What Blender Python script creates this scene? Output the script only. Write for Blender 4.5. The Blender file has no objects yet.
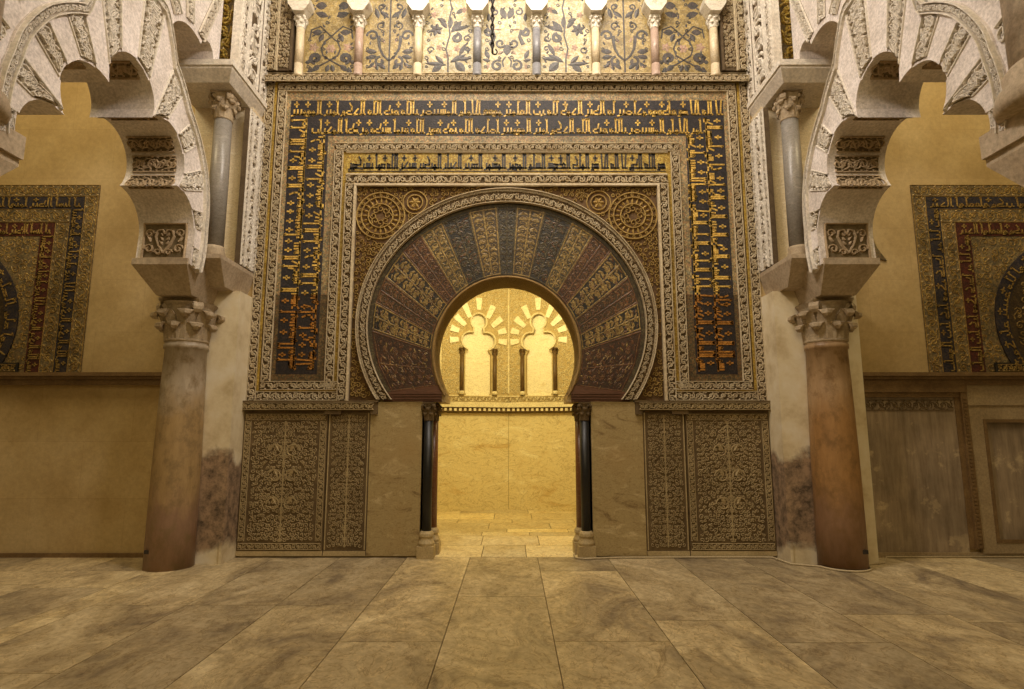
import bpy, math, random
from mathutils import Vector, geometry
random.seed(7)
PI=math.pi
S=bpy.context.scene; COL=S.collection
# ------------------------------------------------------------ camera, world, lights
cam=bpy.data.cameras.new('camera'); cam.sensor_width=36; cam.lens=588/1024*36
co=bpy.data.objects.new('camera',cam); COL.objects.link(co)
co.location=(0.067,0,1.5); co.rotation_euler=(math.radians(90+8.27),0,0); S.camera=co
S.view_settings.view_transform='Standard'; S.view_settings.look='None'
S.view_settings.gamma=1; S.view_settings.use_curve_mapping=False; S.view_settings.exposure=0.0
w=bpy.data.worlds.new('world'); S.world=w; w.use_nodes=True
w.node_tree.nodes['Background'].inputs[0].default_value=(1,.70,.30,1)
w.node_tree.nodes['Background'].inputs[1].default_value=.125
def area(name,loc,target,sx,sy,power,color,spread=180):
    l=bpy.data.lights.new(name,'AREA'); l.shape='RECTANGLE'; l.size=sx; l.size_y=sy; l.energy=power; l.color=color
    l.spread=math.radians(spread)
    o=bpy.data.objects.new(name,l); COL.objects.link(o); o.location=loc
    o.rotation_euler=(Vector(target)-Vector(loc)).to_track_quat('-Z','Y').to_euler(); return o
area('dome_light',(0,4.7,9.0),(0,7.2,6.7),4,1,190,(1,.87,.72),130)
for q in (-1,1): area('arch_spotlight',(-q*1.3,3.4,7.8),(q*3.4,5.1,4.5),.8,.8,62,(1,.87,.76),95)
area('vault_fill',(0,-2.5,7.0),(0,6,2.0),5,3,172,(1,.76,.40))
area('left_bay_light',(-5.6,4.6,8.2),(-5.4,7.3,4.0),2,1.5,125,(1,.79,.45))
area('right_bay_light',(5.6,4.6,8.2),(5.4,7.3,4.0),2,1.5,125,(1,.79,.45))
area('niche_lamp',(0,8.35,4.1),(0,11.2,2.4),1.6,.5,96,(1,.83,.38))
area('niche_floor_lamp',(0,9.4,4.45),(0,10.2,0),1.6,1.2,15,(1,.74,.28))
# ------------------------------------------------------------ materials
def new_mat(name,rough=.7,metal=0.0):
    m=bpy.data.materials.new(name); m.use_nodes=True; nt=m.node_tree; b=nt.nodes['Principled BSDF']
    b.inputs['Roughness'].default_value=rough; b.inputs['Metallic'].default_value=metal
    return m,nt,b
def node(nt,t,**k):
    n=nt.nodes.new(t)
    for a,v in k.items():
        if a in n.inputs: n.inputs[a].default_value=v
        else: setattr(n,a,v)
    return n
def ramp(nt,fac,stops):
    r=nt.nodes.new('ShaderNodeValToRGB'); e=r.color_ramp.elements
    while len(e)<len(stops): e.new(.5)
    for q,(p,c) in zip(e,stops): q.position=p; q.color=(c[0],c[1],c[2],1)
    nt.links.new(fac,r.inputs[0]); return r.outputs[0]
def pos(nt,scale=(1,1,1),rot=(0,0,0)):
    g=nt.nodes.new('ShaderNodeNewGeometry'); m=node(nt,'ShaderNodeMapping'); m.inputs['Scale'].default_value=scale
    m.inputs['Rotation'].default_value=rot
    nt.links.new(g.outputs['Position'],m.inputs[0]); return m.outputs[0]
def mix(nt,f,a,b,mode='MIX'):
    n=nt.nodes.new('ShaderNodeMix'); n.data_type='RGBA'; n.blend_type=mode
    for s,v in ((0,f),(6,a),(7,b)):
        if hasattr(v,'is_linked'): nt.links.new(v,n.inputs[s])
        else: n.inputs[s].default_value=v if s==0 else (v[0],v[1],v[2],1)
    return n.outputs[2]
def noise(nt,vec,scale,detail=6,rough=.6,dist=0):
    n=node(nt,'ShaderNodeTexNoise'); n.inputs['Scale'].default_value=scale; n.inputs['Detail'].default_value=detail
    n.inputs['Roughness'].default_value=rough; n.inputs['Distortion'].default_value=dist
    nt.links.new(vec,n.inputs['Vector']); return n.outputs['Fac']
def bump(nt,b,h,strength=.3,dist=.01):
    n=node(nt,'ShaderNodeBump'); n.inputs['Strength'].default_value=strength; n.inputs['Distance'].default_value=dist
    nt.links.new(h,n.inputs['Height']); nt.links.new(n.outputs[0],b.inputs['Normal'])
def stone(name,c1,c2,scale=3,rough=.7,fine=60,c3=None,bs=.3,scl=(1,1,1),lo=.3,hi=.7):
    m,nt,b=new_mat(name,rough); p=pos(nt,scl)
    f=noise(nt,p,scale,8,.65); stops=[(lo,c1),(hi,c2)]
    if c3: stops=[(lo,c1),((lo+hi)/2,c2),(hi,c3)]
    c=ramp(nt,f,stops)
    g=noise(nt,p,fine,3,.7)
    d=ramp(nt,g,[(.3,(.72,.72,.72)),(.65,(1.1,1.1,1.1))])
    c=mix(nt,1.0,c,d,'MULTIPLY'); nt.links.new(c,b.inputs['Base Color'])
    bump(nt,b,g,bs,.01); return m
def marble(name,base,vein,hi,scale=1.6,rough=.35,rot=(0,.7,0),scl=(1,1,2.6),warm=None):
    m,nt,b=new_mat(name,rough); p=pos(nt,scl,rot)
    f=noise(nt,p,scale,10,.62,1.4); c=ramp(nt,f,[(.28,vein),(.42,base),(.56,base),(.7,hi)])
    v=noise(nt,p,scale*1.7,5,.55,2.5)
    vv=ramp(nt,v,[(.475,(1,1,1)),(.5,(.62,.55,.45)),(.525,(1,1,1))])
    c=mix(nt,.8,c,vv,'MULTIPLY')
    g=noise(nt,pos(nt),45,4,.7); d=ramp(nt,g,[(.3,(.82,.82,.82)),(.7,(1.08,1.08,1.08))]); c=mix(nt,1.0,c,d,'MULTIPLY')
    if warm:
        h=noise(nt,pos(nt),1.1,5,.6); hf=ramp(nt,h,[(.55,(0,0,0)),(.75,(.6,.6,.6))]); c=mix(nt,hf,c,warm)
    nt.links.new(c,b.inputs['Base Color']); bump(nt,b,g,.12,.006); return m
def tess(name,cols,scale=70,rough=.45,metal=0.0,repair=None):
    """mosaic of small stone and glass cubes"""
    m,nt,b=new_mat(name,rough,metal); p=pos(nt)
    v=node(nt,'ShaderNodeTexVoronoi'); v.inputs['Scale'].default_value=scale; nt.links.new(p,v.inputs['Vector'])
    s=node(nt,'ShaderNodeSeparateColor'); nt.links.new(v.outputs['Color'],s.inputs[0])
    k=len(cols); r=nt.nodes.new('ShaderNodeValToRGB'); r.color_ramp.interpolation='CONSTANT'; e=r.color_ramp.elements
    while len(e)<k: e.new(.5)
    for i,c in enumerate(cols): e[i].position=i/k; e[i].color=(*c,1)
    nt.links.new(s.outputs[0],r.inputs[0]); c=r.outputs[0]
    f=noise(nt,p,2.2,5,.6); d=ramp(nt,f,[(.3,(.6,.58,.54)),(.7,(1.2,1.18,1.15))]); c=mix(nt,1.0,c,d,'MULTIPLY')
    f2=noise(nt,p,13,4,.7); d=ramp(nt,f2,[(.35,(.62,.6,.58)),(.62,(1.15,1.15,1.15))]); c=mix(nt,.8,c,d,'MULTIPLY')
    if repair:   # lower part is an old painted repair, ending in a ragged level line
        z=node(nt,'ShaderNodeSeparateXYZ'); nt.links.new(p,z.inputs[0]); gt=node(nt,'ShaderNodeMath',operation='LESS_THAN'); nt.links.new(z.outputs[2],gt.inputs[0]); gt.inputs[1].default_value=3.2
        rp=mix(nt,1.0,c,repair,'MULTIPLY'); c=mix(nt,gt.outputs[0],c,rp)
    nt.links.new(c,b.inputs['Base Color']); bump(nt,b,v.outputs['Distance'],.35,.006); return m
M={}
M['stucco']=stone('carved_stucco',(0.458,0.343,0.190),(0.686,0.585,0.402),4,.75,35,lo=.25,hi=.65)
M['stucco_ground']=stone('stucco_recess_shade_dirt',(0.072,0.044,0.019),(0.143,0.099,0.050),9,.9,50)  # darker ground: recess shadow and dirt put into its colour
M['stucco_white']=stone('pale_stucco',(0.634,0.563,0.460),(0.826,0.776,0.690),2.2,.75,30)
M['arch_plain']=stone('pale_arch_stone',(0.587,0.518,0.458),(0.838,0.772,0.732),2.5,.75,40,lo=.3,hi=.62)
M['arch_ground']=stone('arch_recess_shade_dirt',(0.104,0.072,0.033),(0.215,0.163,0.085),10,.9,50)  # carved gaps coloured dark to stand for shade and dirt
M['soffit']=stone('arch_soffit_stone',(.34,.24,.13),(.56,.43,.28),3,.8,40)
M['gold_strip']=tess('gold_glass_strip',[(0.380,0.248,0.035),(0.461,0.317,0.058),(0.317,0.207,0.040),(0.518,0.380,0.104)],60,.35)
M['mos_brown']=tess('speckled_mosaic_border',[(.30,.21,.10),(.48,.37,.18),(.17,.15,.09),(.40,.24,.12),(.26,.24,.15)],62,.5,repair=(.38,.33,.26))
M['navy']=tess('navy_glass_mosaic',[(0.014,0.013,0.019),(0.024,0.020,0.027),(0.038,0.029,0.032),(0.018,0.015,0.015)],60,.6,repair=(.75,.62,.5))
M['gold_letter']=tess('gold_letter_mosaic',[(.62,.40,.08),(.80,.54,.12),(.90,.64,.18),(.52,.30,.06)],90,.32,repair=(.62,.42,.34))
M['gold_field']=tess('gold_field_mosaic',[(0.374,0.245,0.043),(0.490,0.346,0.072),(0.302,0.194,0.050),(0.562,0.432,0.115)],60,.35)
M['black_letter']=tess('dark_letter_mosaic',[(0.024,0.024,0.024),(0.056,0.044,0.032),(0.040,0.040,0.048)],70,.45)
M['orange_ground']=stone('spandrel_recess',(0.080,0.040,0.014),(0.160,0.088,0.028),8,.8,60)
M['orange_relief']=stone('spandrel_relief',(0.324,0.198,0.046),(0.497,0.344,0.099),6,.7,60)
M['v_grey']=tess('grey_blue_voussoir_mosaic',[(0.036,0.034,0.027),(0.050,0.046,0.036),(0.025,0.023,0.023),(0.063,0.055,0.038)],60,.5)
M['v_brown']=tess('brown_voussoir_mosaic',[(0.063,0.040,0.017),(0.084,0.055,0.021),(0.043,0.027,0.013),(0.055,0.038,0.021)],60,.5)
M['v_dark']=tess('dark_blue_voussoir_mosaic',[(0.014,0.014,0.016),(0.022,0.020,0.020),(0.041,0.029,0.014),(0.012,0.012,0.010)],60,.5)
M['v_olive']=tess('olive_gold_voussoir_mosaic',[(0.084,0.068,0.032),(0.114,0.091,0.041),(0.050,0.041,0.021),(0.068,0.041,0.019)],60,.5)
M['v_red']=tess('red_brown_voussoir_mosaic',[(0.055,0.022,0.011),(0.076,0.031,0.014),(0.043,0.021,0.012),(0.063,0.038,0.019)],60,.5)
M['v_ochre_line']=tess('ochre_line_mosaic',[(0.271,0.184,0.056),(0.367,0.263,0.087),(0.216,0.136,0.041)],60,.45)
M['v_red_line']=tess('rust_line_mosaic',[(0.149,0.062,0.025),(0.186,0.099,0.037),(0.112,0.056,0.025)],60,.45)
M['v_navy_line']=tess('navy_line_mosaic',[(0.021,0.021,0.027),(0.036,0.033,0.030)],60,.45)
M['arc_gold']=tess('pale_gold_mosaic',[(0.464,0.384,0.200),(0.544,0.480,0.288),(0.480,0.384,0.160),(0.608,0.560,0.384)],60,.45)
M['arc_gold_deep']=tess('deep_gold_mosaic',[(0.359,0.265,0.101),(0.437,0.328,0.117),(0.312,0.242,0.109),(0.484,0.390,0.195)],60,.45)
M['arc_violet']=tess('slate_violet_mosaic',[(0.059,0.055,0.059),(0.087,0.073,0.078),(0.073,0.078,0.073),(0.109,0.091,0.087)],60,.5)
M['arc_pink']=tess('dusty_rose_mosaic',[(.38,.24,.20),(.45,.30,.22),(.34,.26,.17)],60,.5)
M['marble_white']=marble('white_marble',(.78,.72,.60),(.60,.52,.40),(.88,.84,.74))
M['shaft_pink']=marble('rose_marble_shaft',(.48,.35,.28),(.33,.23,.18),(.60,.48,.40),6)
M['shaft_blue']=marble('blue_grey_marble_shaft',(.26,.26,.28),(.15,.15,.18),(.36,.36,.38),6)
M['shaft_cream']=marble('cream_marble_shaft',(.74,.62,.42),(.60,.46,.28),(.84,.75,.58),5)
M['grey_shaft']=marble('grey_marble_shaft',(.27,.25,.22),(.19,.18,.16),(.36,.33,.29),4)
M['black_marble']=marble('black_marble',(.010,.010,.010),(.004,.004,.004),(.022,.02,.018),7,.42)
M['red_marble']=marble('red_brown_marble',(.20,.08,.03),(.10,.04,.02),(.32,.17,.08),18,.3)
M['slab']=marble('veined_cream_slab',(.42,.32,.15),(.20,.125,.05),(.62,.50,.28),2.6,.4,(0,.9,0),(1,1,2.2),warm=(.40,.27,.11))
M['carved_marble']=stone('carved_marble_relief',(0.400,0.300,0.145),(0.577,0.455,0.244),3,.6,50)
M['carved_marble_ground']=stone('carved_marble_recess',(0.097,0.061,0.024),(0.178,0.121,0.053),6,.8,50)
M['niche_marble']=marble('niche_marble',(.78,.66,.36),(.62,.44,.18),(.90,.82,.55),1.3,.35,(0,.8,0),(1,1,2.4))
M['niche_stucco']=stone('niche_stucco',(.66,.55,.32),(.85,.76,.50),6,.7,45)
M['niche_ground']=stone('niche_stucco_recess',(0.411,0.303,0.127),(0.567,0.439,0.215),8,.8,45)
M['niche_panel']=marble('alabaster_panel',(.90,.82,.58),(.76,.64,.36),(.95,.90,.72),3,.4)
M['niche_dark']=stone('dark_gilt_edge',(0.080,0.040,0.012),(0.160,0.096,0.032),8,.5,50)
M['wood_red']=stone('red_painted_band',(0.102,0.039,0.018),(0.150,0.066,0.030),5,.6,60,scl=(0.180,0.180,0.950))
def plaster():
    m,nt,b=new_mat('ochre_plaster',.85); p=pos(nt)
    f=noise(nt,p,.9,8,.62); c=ramp(nt,f,[(.28,(.38,.26,.10)),(.5,(.49,.355,.16)),(.74,(.60,.46,.24))])
    br=node(nt,'ShaderNodeTexBrick'); br.inputs['Scale'].default_value=1; br.offset=.5
    br.inputs['Color1'].default_value=(1,1,1,1); br.inputs['Color2'].default_value=(.93,.92,.90,1); br.inputs['Mortar'].default_value=(.80,.77,.72,1)
    br.inputs['Mortar Size'].default_value=.004; br.inputs['Brick Width'].default_value=1.15; br.inputs['Row Height'].default_value=.68; br.inputs['Mortar Smooth'].default_value=.8
    q=pos(nt,(1,1,1),(PI/2,0,0)); nt.links.new(q,br.inputs['Vector'])
    c=mix(nt,.8,c,br.outputs['Color'],'MULTIPLY')
    g=noise(nt,p,22,5,.7); d=ramp(nt,g,[(.3,(.86,.86,.84)),(.7,(1.08,1.08,1.08))]); c=mix(nt,1.0,c,d,'MULTIPLY')
    nt.links.new(c,b.inputs['Base Color']); bump(nt,b,g,.2,.01); return m
M['plaster']=plaster()
def column_mat(name,top,mid,low,z0=1.0,z1=1.6):
    m,nt,b=new_mat(name,.42); p=pos(nt)
    s=node(nt,'ShaderNodeSeparateXYZ'); nt.links.new(p,s.inputs[0])
    n=noise(nt,pos(nt,(1,1,.7)),2.6,7,.65); ad=node(nt,'ShaderNodeMath',operation='MULTIPLY_ADD'); nt.links.new(n,ad.inputs[0]); ad.inputs[1].default_value=1.1
    nt.links.new(s.outputs[2],ad.inputs[2])
    mr=node(nt,'ShaderNodeMapRange'); nt.links.new(ad.outputs[0],mr.inputs[0]); mr.inputs[1].default_value=.4; mr.inputs[2].default_value=3.0
    c=ramp(nt,mr.outputs[0],[(.0,low),(.28,low),(.42,mid),(.66,mid),(.82,top)])
    g=noise(nt,pos(nt,(1,1,.25)),18,5,.7); d=ramp(nt,g,[(.3,(.8,.78,.75)),(.7,(1.12,1.12,1.12))]); c=mix(nt,1.0,c,d,'MULTIPLY')
    st=noise(nt,pos(nt,(1,1,.8)),7,6,.7); sf=ramp(nt,st,[(.48,(0,0,0)),(.66,(.85,.85,.85))]); c=mix(nt,sf,c,[x*.55 for x in mid])
    nt.links.new(c,b.inputs['Base Color']); bump(nt,b,g,.1,.005); return m
M['col_left']=column_mat('stained_marble_shaft',(.40,.33,.24),(.36,.245,.11),(.27,.165,.10))
M['col_right']=column_mat('amber_marble_shaft',(.38,.25,.13),(.34,.185,.065),(.24,.135,.07))
M['cap_stone']=stone('capital_stone',(.30,.22,.13),(.52,.42,.28),6,.7,40)
M['impost_stone']=stone('impost_stone',(.38,.29,.19),(.56,.46,.33),2.5,.7,30)
def pier_mat(name,ground):
    m,nt,b=new_mat(name,.8); p=pos(nt)
    f=noise(nt,p,2.5,7,.65); c=ramp(nt,f,[(.3,(.50,.39,.22)),(.5,(.70,.60,.40)),(.7,(.78,.71,.56))])
    s=node(nt,'ShaderNodeSeparateXYZ'); nt.links.new(p,s.inputs[0])
    n=noise(nt,p,2.2,6,.6); ad=node(nt,'ShaderNodeMath',operation='MULTIPLY_ADD'); nt.links.new(n,ad.inputs[0]); ad.inputs[1].default_value=.7; nt.links.new(s.outputs[2],ad.inputs[2])
    hf=ramp(nt,ad.outputs[0],[(.0,(0,0,0)),(.45,(0,0,0)),(.60,(1,1,1)),(1.0,(1,1,1))])
    mr=node(nt,'ShaderNodeMapRange'); nt.links.new(ad.outputs[0],mr.inputs[0]); mr.inputs[1].default_value=0; mr.inputs[2].default_value=2.4
    hf=ramp(nt,mr.outputs[0],[(.19,(0,0,0)),(.24,(1,1,1)),(.62,(1,1,1)),(.66,(0,0,0))])
    dk=ramp(nt,noise(nt,p,9,6,.7),[(.35,ground),(.62,[x*4.5 for x in ground])])
    ab=node(nt,'ShaderNodeMath',operation='ABSOLUTE'); nt.links.new(s.outputs[0],ab.inputs[0]); lt=node(nt,'ShaderNodeMath',operation='LESS_THAN'); nt.links.new(ab.outputs[0],lt.inputs[0]); lt.inputs[1].default_value=3.72
    hf=mix(nt,1.0,hf,lt.outputs[0],'MULTIPLY'); c=mix(nt,hf,c,dk)
    nt.links.new(c,b.inputs['Base Color']); bump(nt,b,f,.3,.02); return m
M['pier']=pier_mat('worn_limewash',(.085,.058,.035))
def floor_mat(name,niche=False):
    m,nt,b=new_mat(name,.33); at=node(nt,'ShaderNodeAttribute',attribute_name='slab'); 
    g=nt.nodes.new('ShaderNodeNewGeometry')
    vm=node(nt,'ShaderNodeVectorMath',operation='MULTIPLY_ADD'); nt.links.new(at.outputs['Color'],vm.inputs[0]); vm.inputs[1].default_value=(9,9,9); nt.links.new(g.outputs['Position'],vm.inputs[2])
    mp=node(nt,'ShaderNodeMapping'); mp.inputs['Scale'].default_value=(1.2,.8,1); mp.inputs['Rotation'].default_value=(0,0,.5); nt.links.new(vm.outputs[0],mp.inputs[0]); p=mp.outputs[0]
    f=noise(nt,p,1.25,12,.70,1.3)
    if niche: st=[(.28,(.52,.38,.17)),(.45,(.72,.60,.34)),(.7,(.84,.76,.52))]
    else: st=[(.28,(.18,.145,.11)),(.40,(.34,.275,.175)),(.52,(.53,.435,.265)),(.68,(.73,.63,.42))]
    c=ramp(nt,f,st)
    v=noise(nt,p,2.8,6,.6,2.6); vv=ramp(nt,v,[(.47,(1,1,1)),(.495,(.55,.48,.38)),(.52,(1.15,1.12,1.05)),(.56,(1,1,1))]); c=mix(nt,.75,c,vv,'MULTIPLY')
    s=node(nt,'ShaderNodeSeparateColor'); nt.links.new(at.outputs['Color'],s.inputs[0])
    t=ramp(nt,s.outputs[1],[(0,(.78,.77,.78)),(.6,(1.02,1,.96)),(1,(1.22,1.2,1.12))]); c=mix(nt,1.0,c,t,'MULTIPLY')
    h=noise(nt,p,14,6,.75); d=ramp(nt,h,[(.32,(.68,.65,.6)),(.6,(1.1,1.1,1.1))]); c=mix(nt,.8,c,d,'MULTIPLY')
    nt.links.new(c,b.inputs['Base Color'])
    rr=ramp(nt,h,[(.3,(.5,.5,.5)),(.7,(.27,.27,.27))]); nt.links.new(rr,b.inputs['Roughness'])
    bump(nt,b,h,.12,.006); return m
M['floor']=floor_mat('worn_marble_paving'); M['niche_floor']=floor_mat('niche_paving',True)
def dado_mat():
    m,nt,b=new_mat('weathered_grey_marble',.6); p=pos(nt,(1,1,.12))
    f=noise(nt,p,14,6,.7); c=ramp(nt,f,[(.3,(.22,.16,.10)),(.55,(.34,.26,.17)),(.75,(.44,.35,.23))])
    h=noise(nt,pos(nt),3.0,7,.7); hf=ramp(nt,h,[(.57,(0,0,0)),(.63,(1,1,1))]); c=mix(nt,hf,c,(.50,.39,.24))
    k=noise(nt,pos(nt),1.1,5,.6); kf=ramp(nt,k,[(.35,(.55,.55,.55)),(.6,(1,1,1))]); c=mix(nt,1.0,c,kf,'MULTIPLY')
    nt.links.new(c,b.inputs['Base Color']); bump(nt,b,f,.3,.008); return m
M['dado']=dado_mat()
M['dado_frame']=stone('dado_frame_marble',(.30,.22,.12),(.42,.32,.18),3,.55,40)
M['brown_trim']=stone('brown_moulding',(.14,.08,.03),(.24,.15,.06),6,.6,50)
M['mottled']=stone('mottled_pale_marble',(.42,.33,.24),(.70,.60,.48),7,.5,30)
M['dark_iron']=stone('dark_iron',(.015,.012,.01),(.04,.03,.02),20,.6,60)
M['cable']=stone('pale_cable',(.50,.40,.24),(.58,.48,.30),5,.5,60)
M['b_green']=tess('speckled_wall_mosaic',[(.17,.13,.06),(.26,.20,.09),(.22,.15,.07),(.12,.10,.06)],58,.5)
M['b_navy']=tess('blue_mosaic_band',[(0.021,0.021,0.036),(0.036,0.030,0.042),(0.054,0.042,0.036)],58,.5)
M['b_red']=tess('crimson_mosaic_band',[(0.078,0.015,0.009),(0.108,0.027,0.015),(0.060,0.018,0.012)],58,.5)
M['b_gold']=tess('old_gold_mosaic',[(0.335,0.225,0.058),(0.435,0.301,0.084),(0.277,0.167,0.050)],70,.4)
# ------------------------------------------------------------ mesh tools
class MB:
    def __init__(s): s.v=[]; s.f=[]; s.c=[]
    def quadstrip(s,A,B,closed=False):
        n=len(A); o=len(s.v); s.v+=list(A)+list(B)
        for i in range(n if closed else n-1):
            j=(i+1)%n; s.f.append((o+i,o+j,o+n+j,o+n+i))
    def rings(s,R,closed=True,cap0=False,cap1=False):
        n=len(R[0]); o=len(s.v)
        for r in R: s.v+=list(r)
        for k in range(len(R)-1):
            for i in range(n if closed else n-1):
                j=(i+1)%n; s.f.append((o+k*n+i,o+k*n+j,o+(k+1)*n+j,o+(k+1)*n+i))
        if cap0: s.f.append(tuple(o+i for i in reversed(range(n))))
        if cap1: s.f.append(tuple(o+(len(R)-1)*n+i for i in range(n)))
    def box(s,P,u0,u1,v0,v1,d0,d1):
        c=[P(u,v,d) for d in (d0,d1) for u,v in ((u0,v0),(u1,v0),(u1,v1),(u0,v1))]
        o=len(s.v); s.v+=c
        s.f+=[tuple(o+i for i in q) for q in ((0,3,2,1),(4,5,6,7),(0,1,5,4),(1,2,6,5),(2,3,7,6),(3,0,4,7))]
    def prism(s,P,loops,d0,d1,back=True):
        """extrude a flat outline (first loop outer, others holes) from d0 to d1"""
        if not isinstance(loops[0][0],(tuple,list)): loops=[loops]
        flat=[p for l in loops for p in l]
        tri=geometry.tessellate_polygon([[Vector((p[0],p[1],0)) for p in l] for l in loops])
        n=len(flat); o=len(s.v)
        s.v+=[P(p[0],p[1],d1) for p in flat]+[P(p[0],p[1],d0) for p in flat]
        for t in tri:
            s.f.append(tuple(o+i for i in t))
            if back: s.f.append(tuple(o+n+i for i in reversed(t)))
        k=0
        for l in loops:
            m=len(l)
            for i in range(m):
                j=(i+1)%m; s.f.append((o+k+i,o+k+j,o+n+k+j,o+n+k+i))
            k+=m
    def ribbon(s,P,pts,w,d0,d1,w1=None,top=.55):
        """raised strap with chamfered sides following pts in the surface"""
        n=len(pts)
        if n<2: return
        R=[]
        for i,(x,y) in enumerate(pts):
            a=pts[max(i-1,0)]; b=pts[min(i+1,n-1)]; dx=b[0]-a[0]; dy=b[1]-a[1]; L=math.hypot(dx,dy) or 1
            nx,ny=-dy/L,dx/L
            ww=(w if w1 is None else w+(w1-w)*i/(n-1))/2
            R.append([P(x-nx*ww,y-ny*ww,d0),P(x-nx*ww*top,y-ny*ww*top,d1),P(x+nx*ww*top,y+ny*ww*top,d1),P(x+nx*ww,y+ny*ww,d0)])
        s.rings(R,closed=False)
        o=len(s.v)-4*n; s.f.append((o,o+1,o+2,o+3)); e=len(s.v)-4; s.f.append((e+3,e+2,e+1,e))
    def seg(s,P,pts,w,d0,d1):
        for a,b in zip(pts,pts[1:]):
            dx=b[0]-a[0]; dy=b[1]-a[1]; L=math.hypot(dx,dy) or 1; ex=dx/L*w*.45; ey=dy/L*w*.45
            s.ribbon(P,[(a[0]-ex,a[1]-ey),(b[0]+ex,b[1]+ey)],w,d0,d1,top=.9)
    def leaf(s,P,x,y,a,L,W,d0,d1,bend=0):
        pts=[]
        for t,ww in ((0,.12),(.25,.8),(.5,1),(.75,.7),(1,.05)):
            an=a+bend*t; pts.append((x+math.cos(an)*L*t,y+math.sin(an)*L*t,ww*W/2,an))
        R=[]
        for px,py,ww,an in pts:
            nx,ny=-math.sin(an),math.cos(an)
            R.append([P(px-nx*ww,py-ny*ww,d0),P(px,py,d1),P(px+nx*ww,py+ny*ww,d0)])
        s.rings(R,closed=False)
    def lathe(s,cx,cy,prof,n=32,cap=True):
        R=[[Vector((cx+r*math.cos(2*PI*i/n),cy+r*math.sin(2*PI*i/n),z)) for i in range(n)] for z,r in prof]
        s.rings(R,True,cap,cap)
    def build(s,name,mat,parent=None,smooth=False):
        me=bpy.data.meshes.new(name); me.from_pydata([tuple(v) for v in s.v],[],s.f); me.update()
        o=bpy.data.objects.new(name,me); COL.objects.link(o); me.materials.append(M[mat] if isinstance(mat,str) else mat)
        if smooth:
            for p in me.polygons: p.use_smooth=True
        if parent:
            o.parent=parent; L=parent.location
            p2=parent
            tot=Vector((0,0,0))
            while p2: tot+=p2.location; p2=p2.parent
            me.transform(__import__('mathutils').Matrix.Translation(-tot))
        return o
def thing(name,label,cat,loc=(0,0,0),group=None):
    o=bpy.data.objects.new(name,None); COL.objects.link(o); o.location=loc; o.empty_display_size=.1
    o['label']=label; o['category']=cat
    if group: o['group']=group
    return o
def tag(o,label,cat,group=None):
    o['label']=label; o['category']=cat
    if group: o['group']=group
    return o
def struct(mb,name,mat):
    o=mb.build(name,mat); o['kind']='structure'; return o
def copy_tree(o,loc,label=None,parent=None):
    c=o.copy(); COL.objects.link(c)
    if parent: c.parent=parent
    else: c.location=loc
    if label: c['label']=label
    for ch in [x for x in COL.objects if x.parent==o]: copy_tree(ch,None,None,c)
    return c
W=7.30
def FY(y0,flip=1,cx=0):   # surface facing the camera: (u,v,d)->world
    return lambda u,v,d: Vector((cx+flip*u,y0-d,v))
def FX(x0,sgn):           # side surface facing the middle: sgn +1 for a surface on the left
    return lambda u,v,d: Vector((x0+sgn*d,u,v))
WALL=FY(W)
def ell(a,b,zc,t): return (a*math.sin(t),zc+b*math.cos(t))
def spiral(cx,cy,r0,r1,a0,turns,n=12):
    return [(cx+(r0+(r1-r0)*i/n)*math.cos(a0+turns*2*PI*i/n),cy+(r0+(r1-r0)*i/n)*math.sin(a0+turns*2*PI*i/n)) for i in range(n+1)]
def scroll(mb,P,L,wd,d0,d1,pitch=None,sw=None,edge=True,u0=0,v0=0,fine=1):
    """running vine of alternate curls in a strip of length L and width wd"""
    n=max(1,round(L/((pitch or wd*.95)*.70))); s=L/n; w=sw or wd*.125; c=v0+wd/2
    m=5*n; A=wd*.26
    mb.ribbon(P,[(u0+L*i/m,c+A*math.cos(PI*i/5)) for i in range(m+1)],w,d0,d1)
    for k in range(n):
        x=u0+(k+.5)*s; sg=-1 if k%2 else 1; x+=random.uniform(-.08,.08)*s
        mb.ribbon(P,spiral(x,c-sg*wd*.02*0,wd*random.uniform(.29,.37),wd*.08,PI/2*sg+random.uniform(-.7,.7),-1.15*sg if random.random()<.8 else 1.1*sg,9),w*.95,d0,d1)
        mb.leaf(P,x,c,random.uniform(0,6.28),wd*.2,wd*.17,d0,d1)
        mb.leaf(P,x-s*.45,v0+wd*.08,.6,s*.34,wd*.15,d0,d1); mb.leaf(P,x+s*.45,v0+wd*.92,PI+.6,s*.34,wd*.15,d0,d1)
    if edge:
        mb.ribbon(P,[(u0,v0+w*.35),(u0+L,v0+w*.35)],w*.8,d0,d1); mb.ribbon(P,[(u0,v0+wd-w*.35),(u0+L,v0+wd-w*.35)],w*.8,d0,d1)
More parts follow.
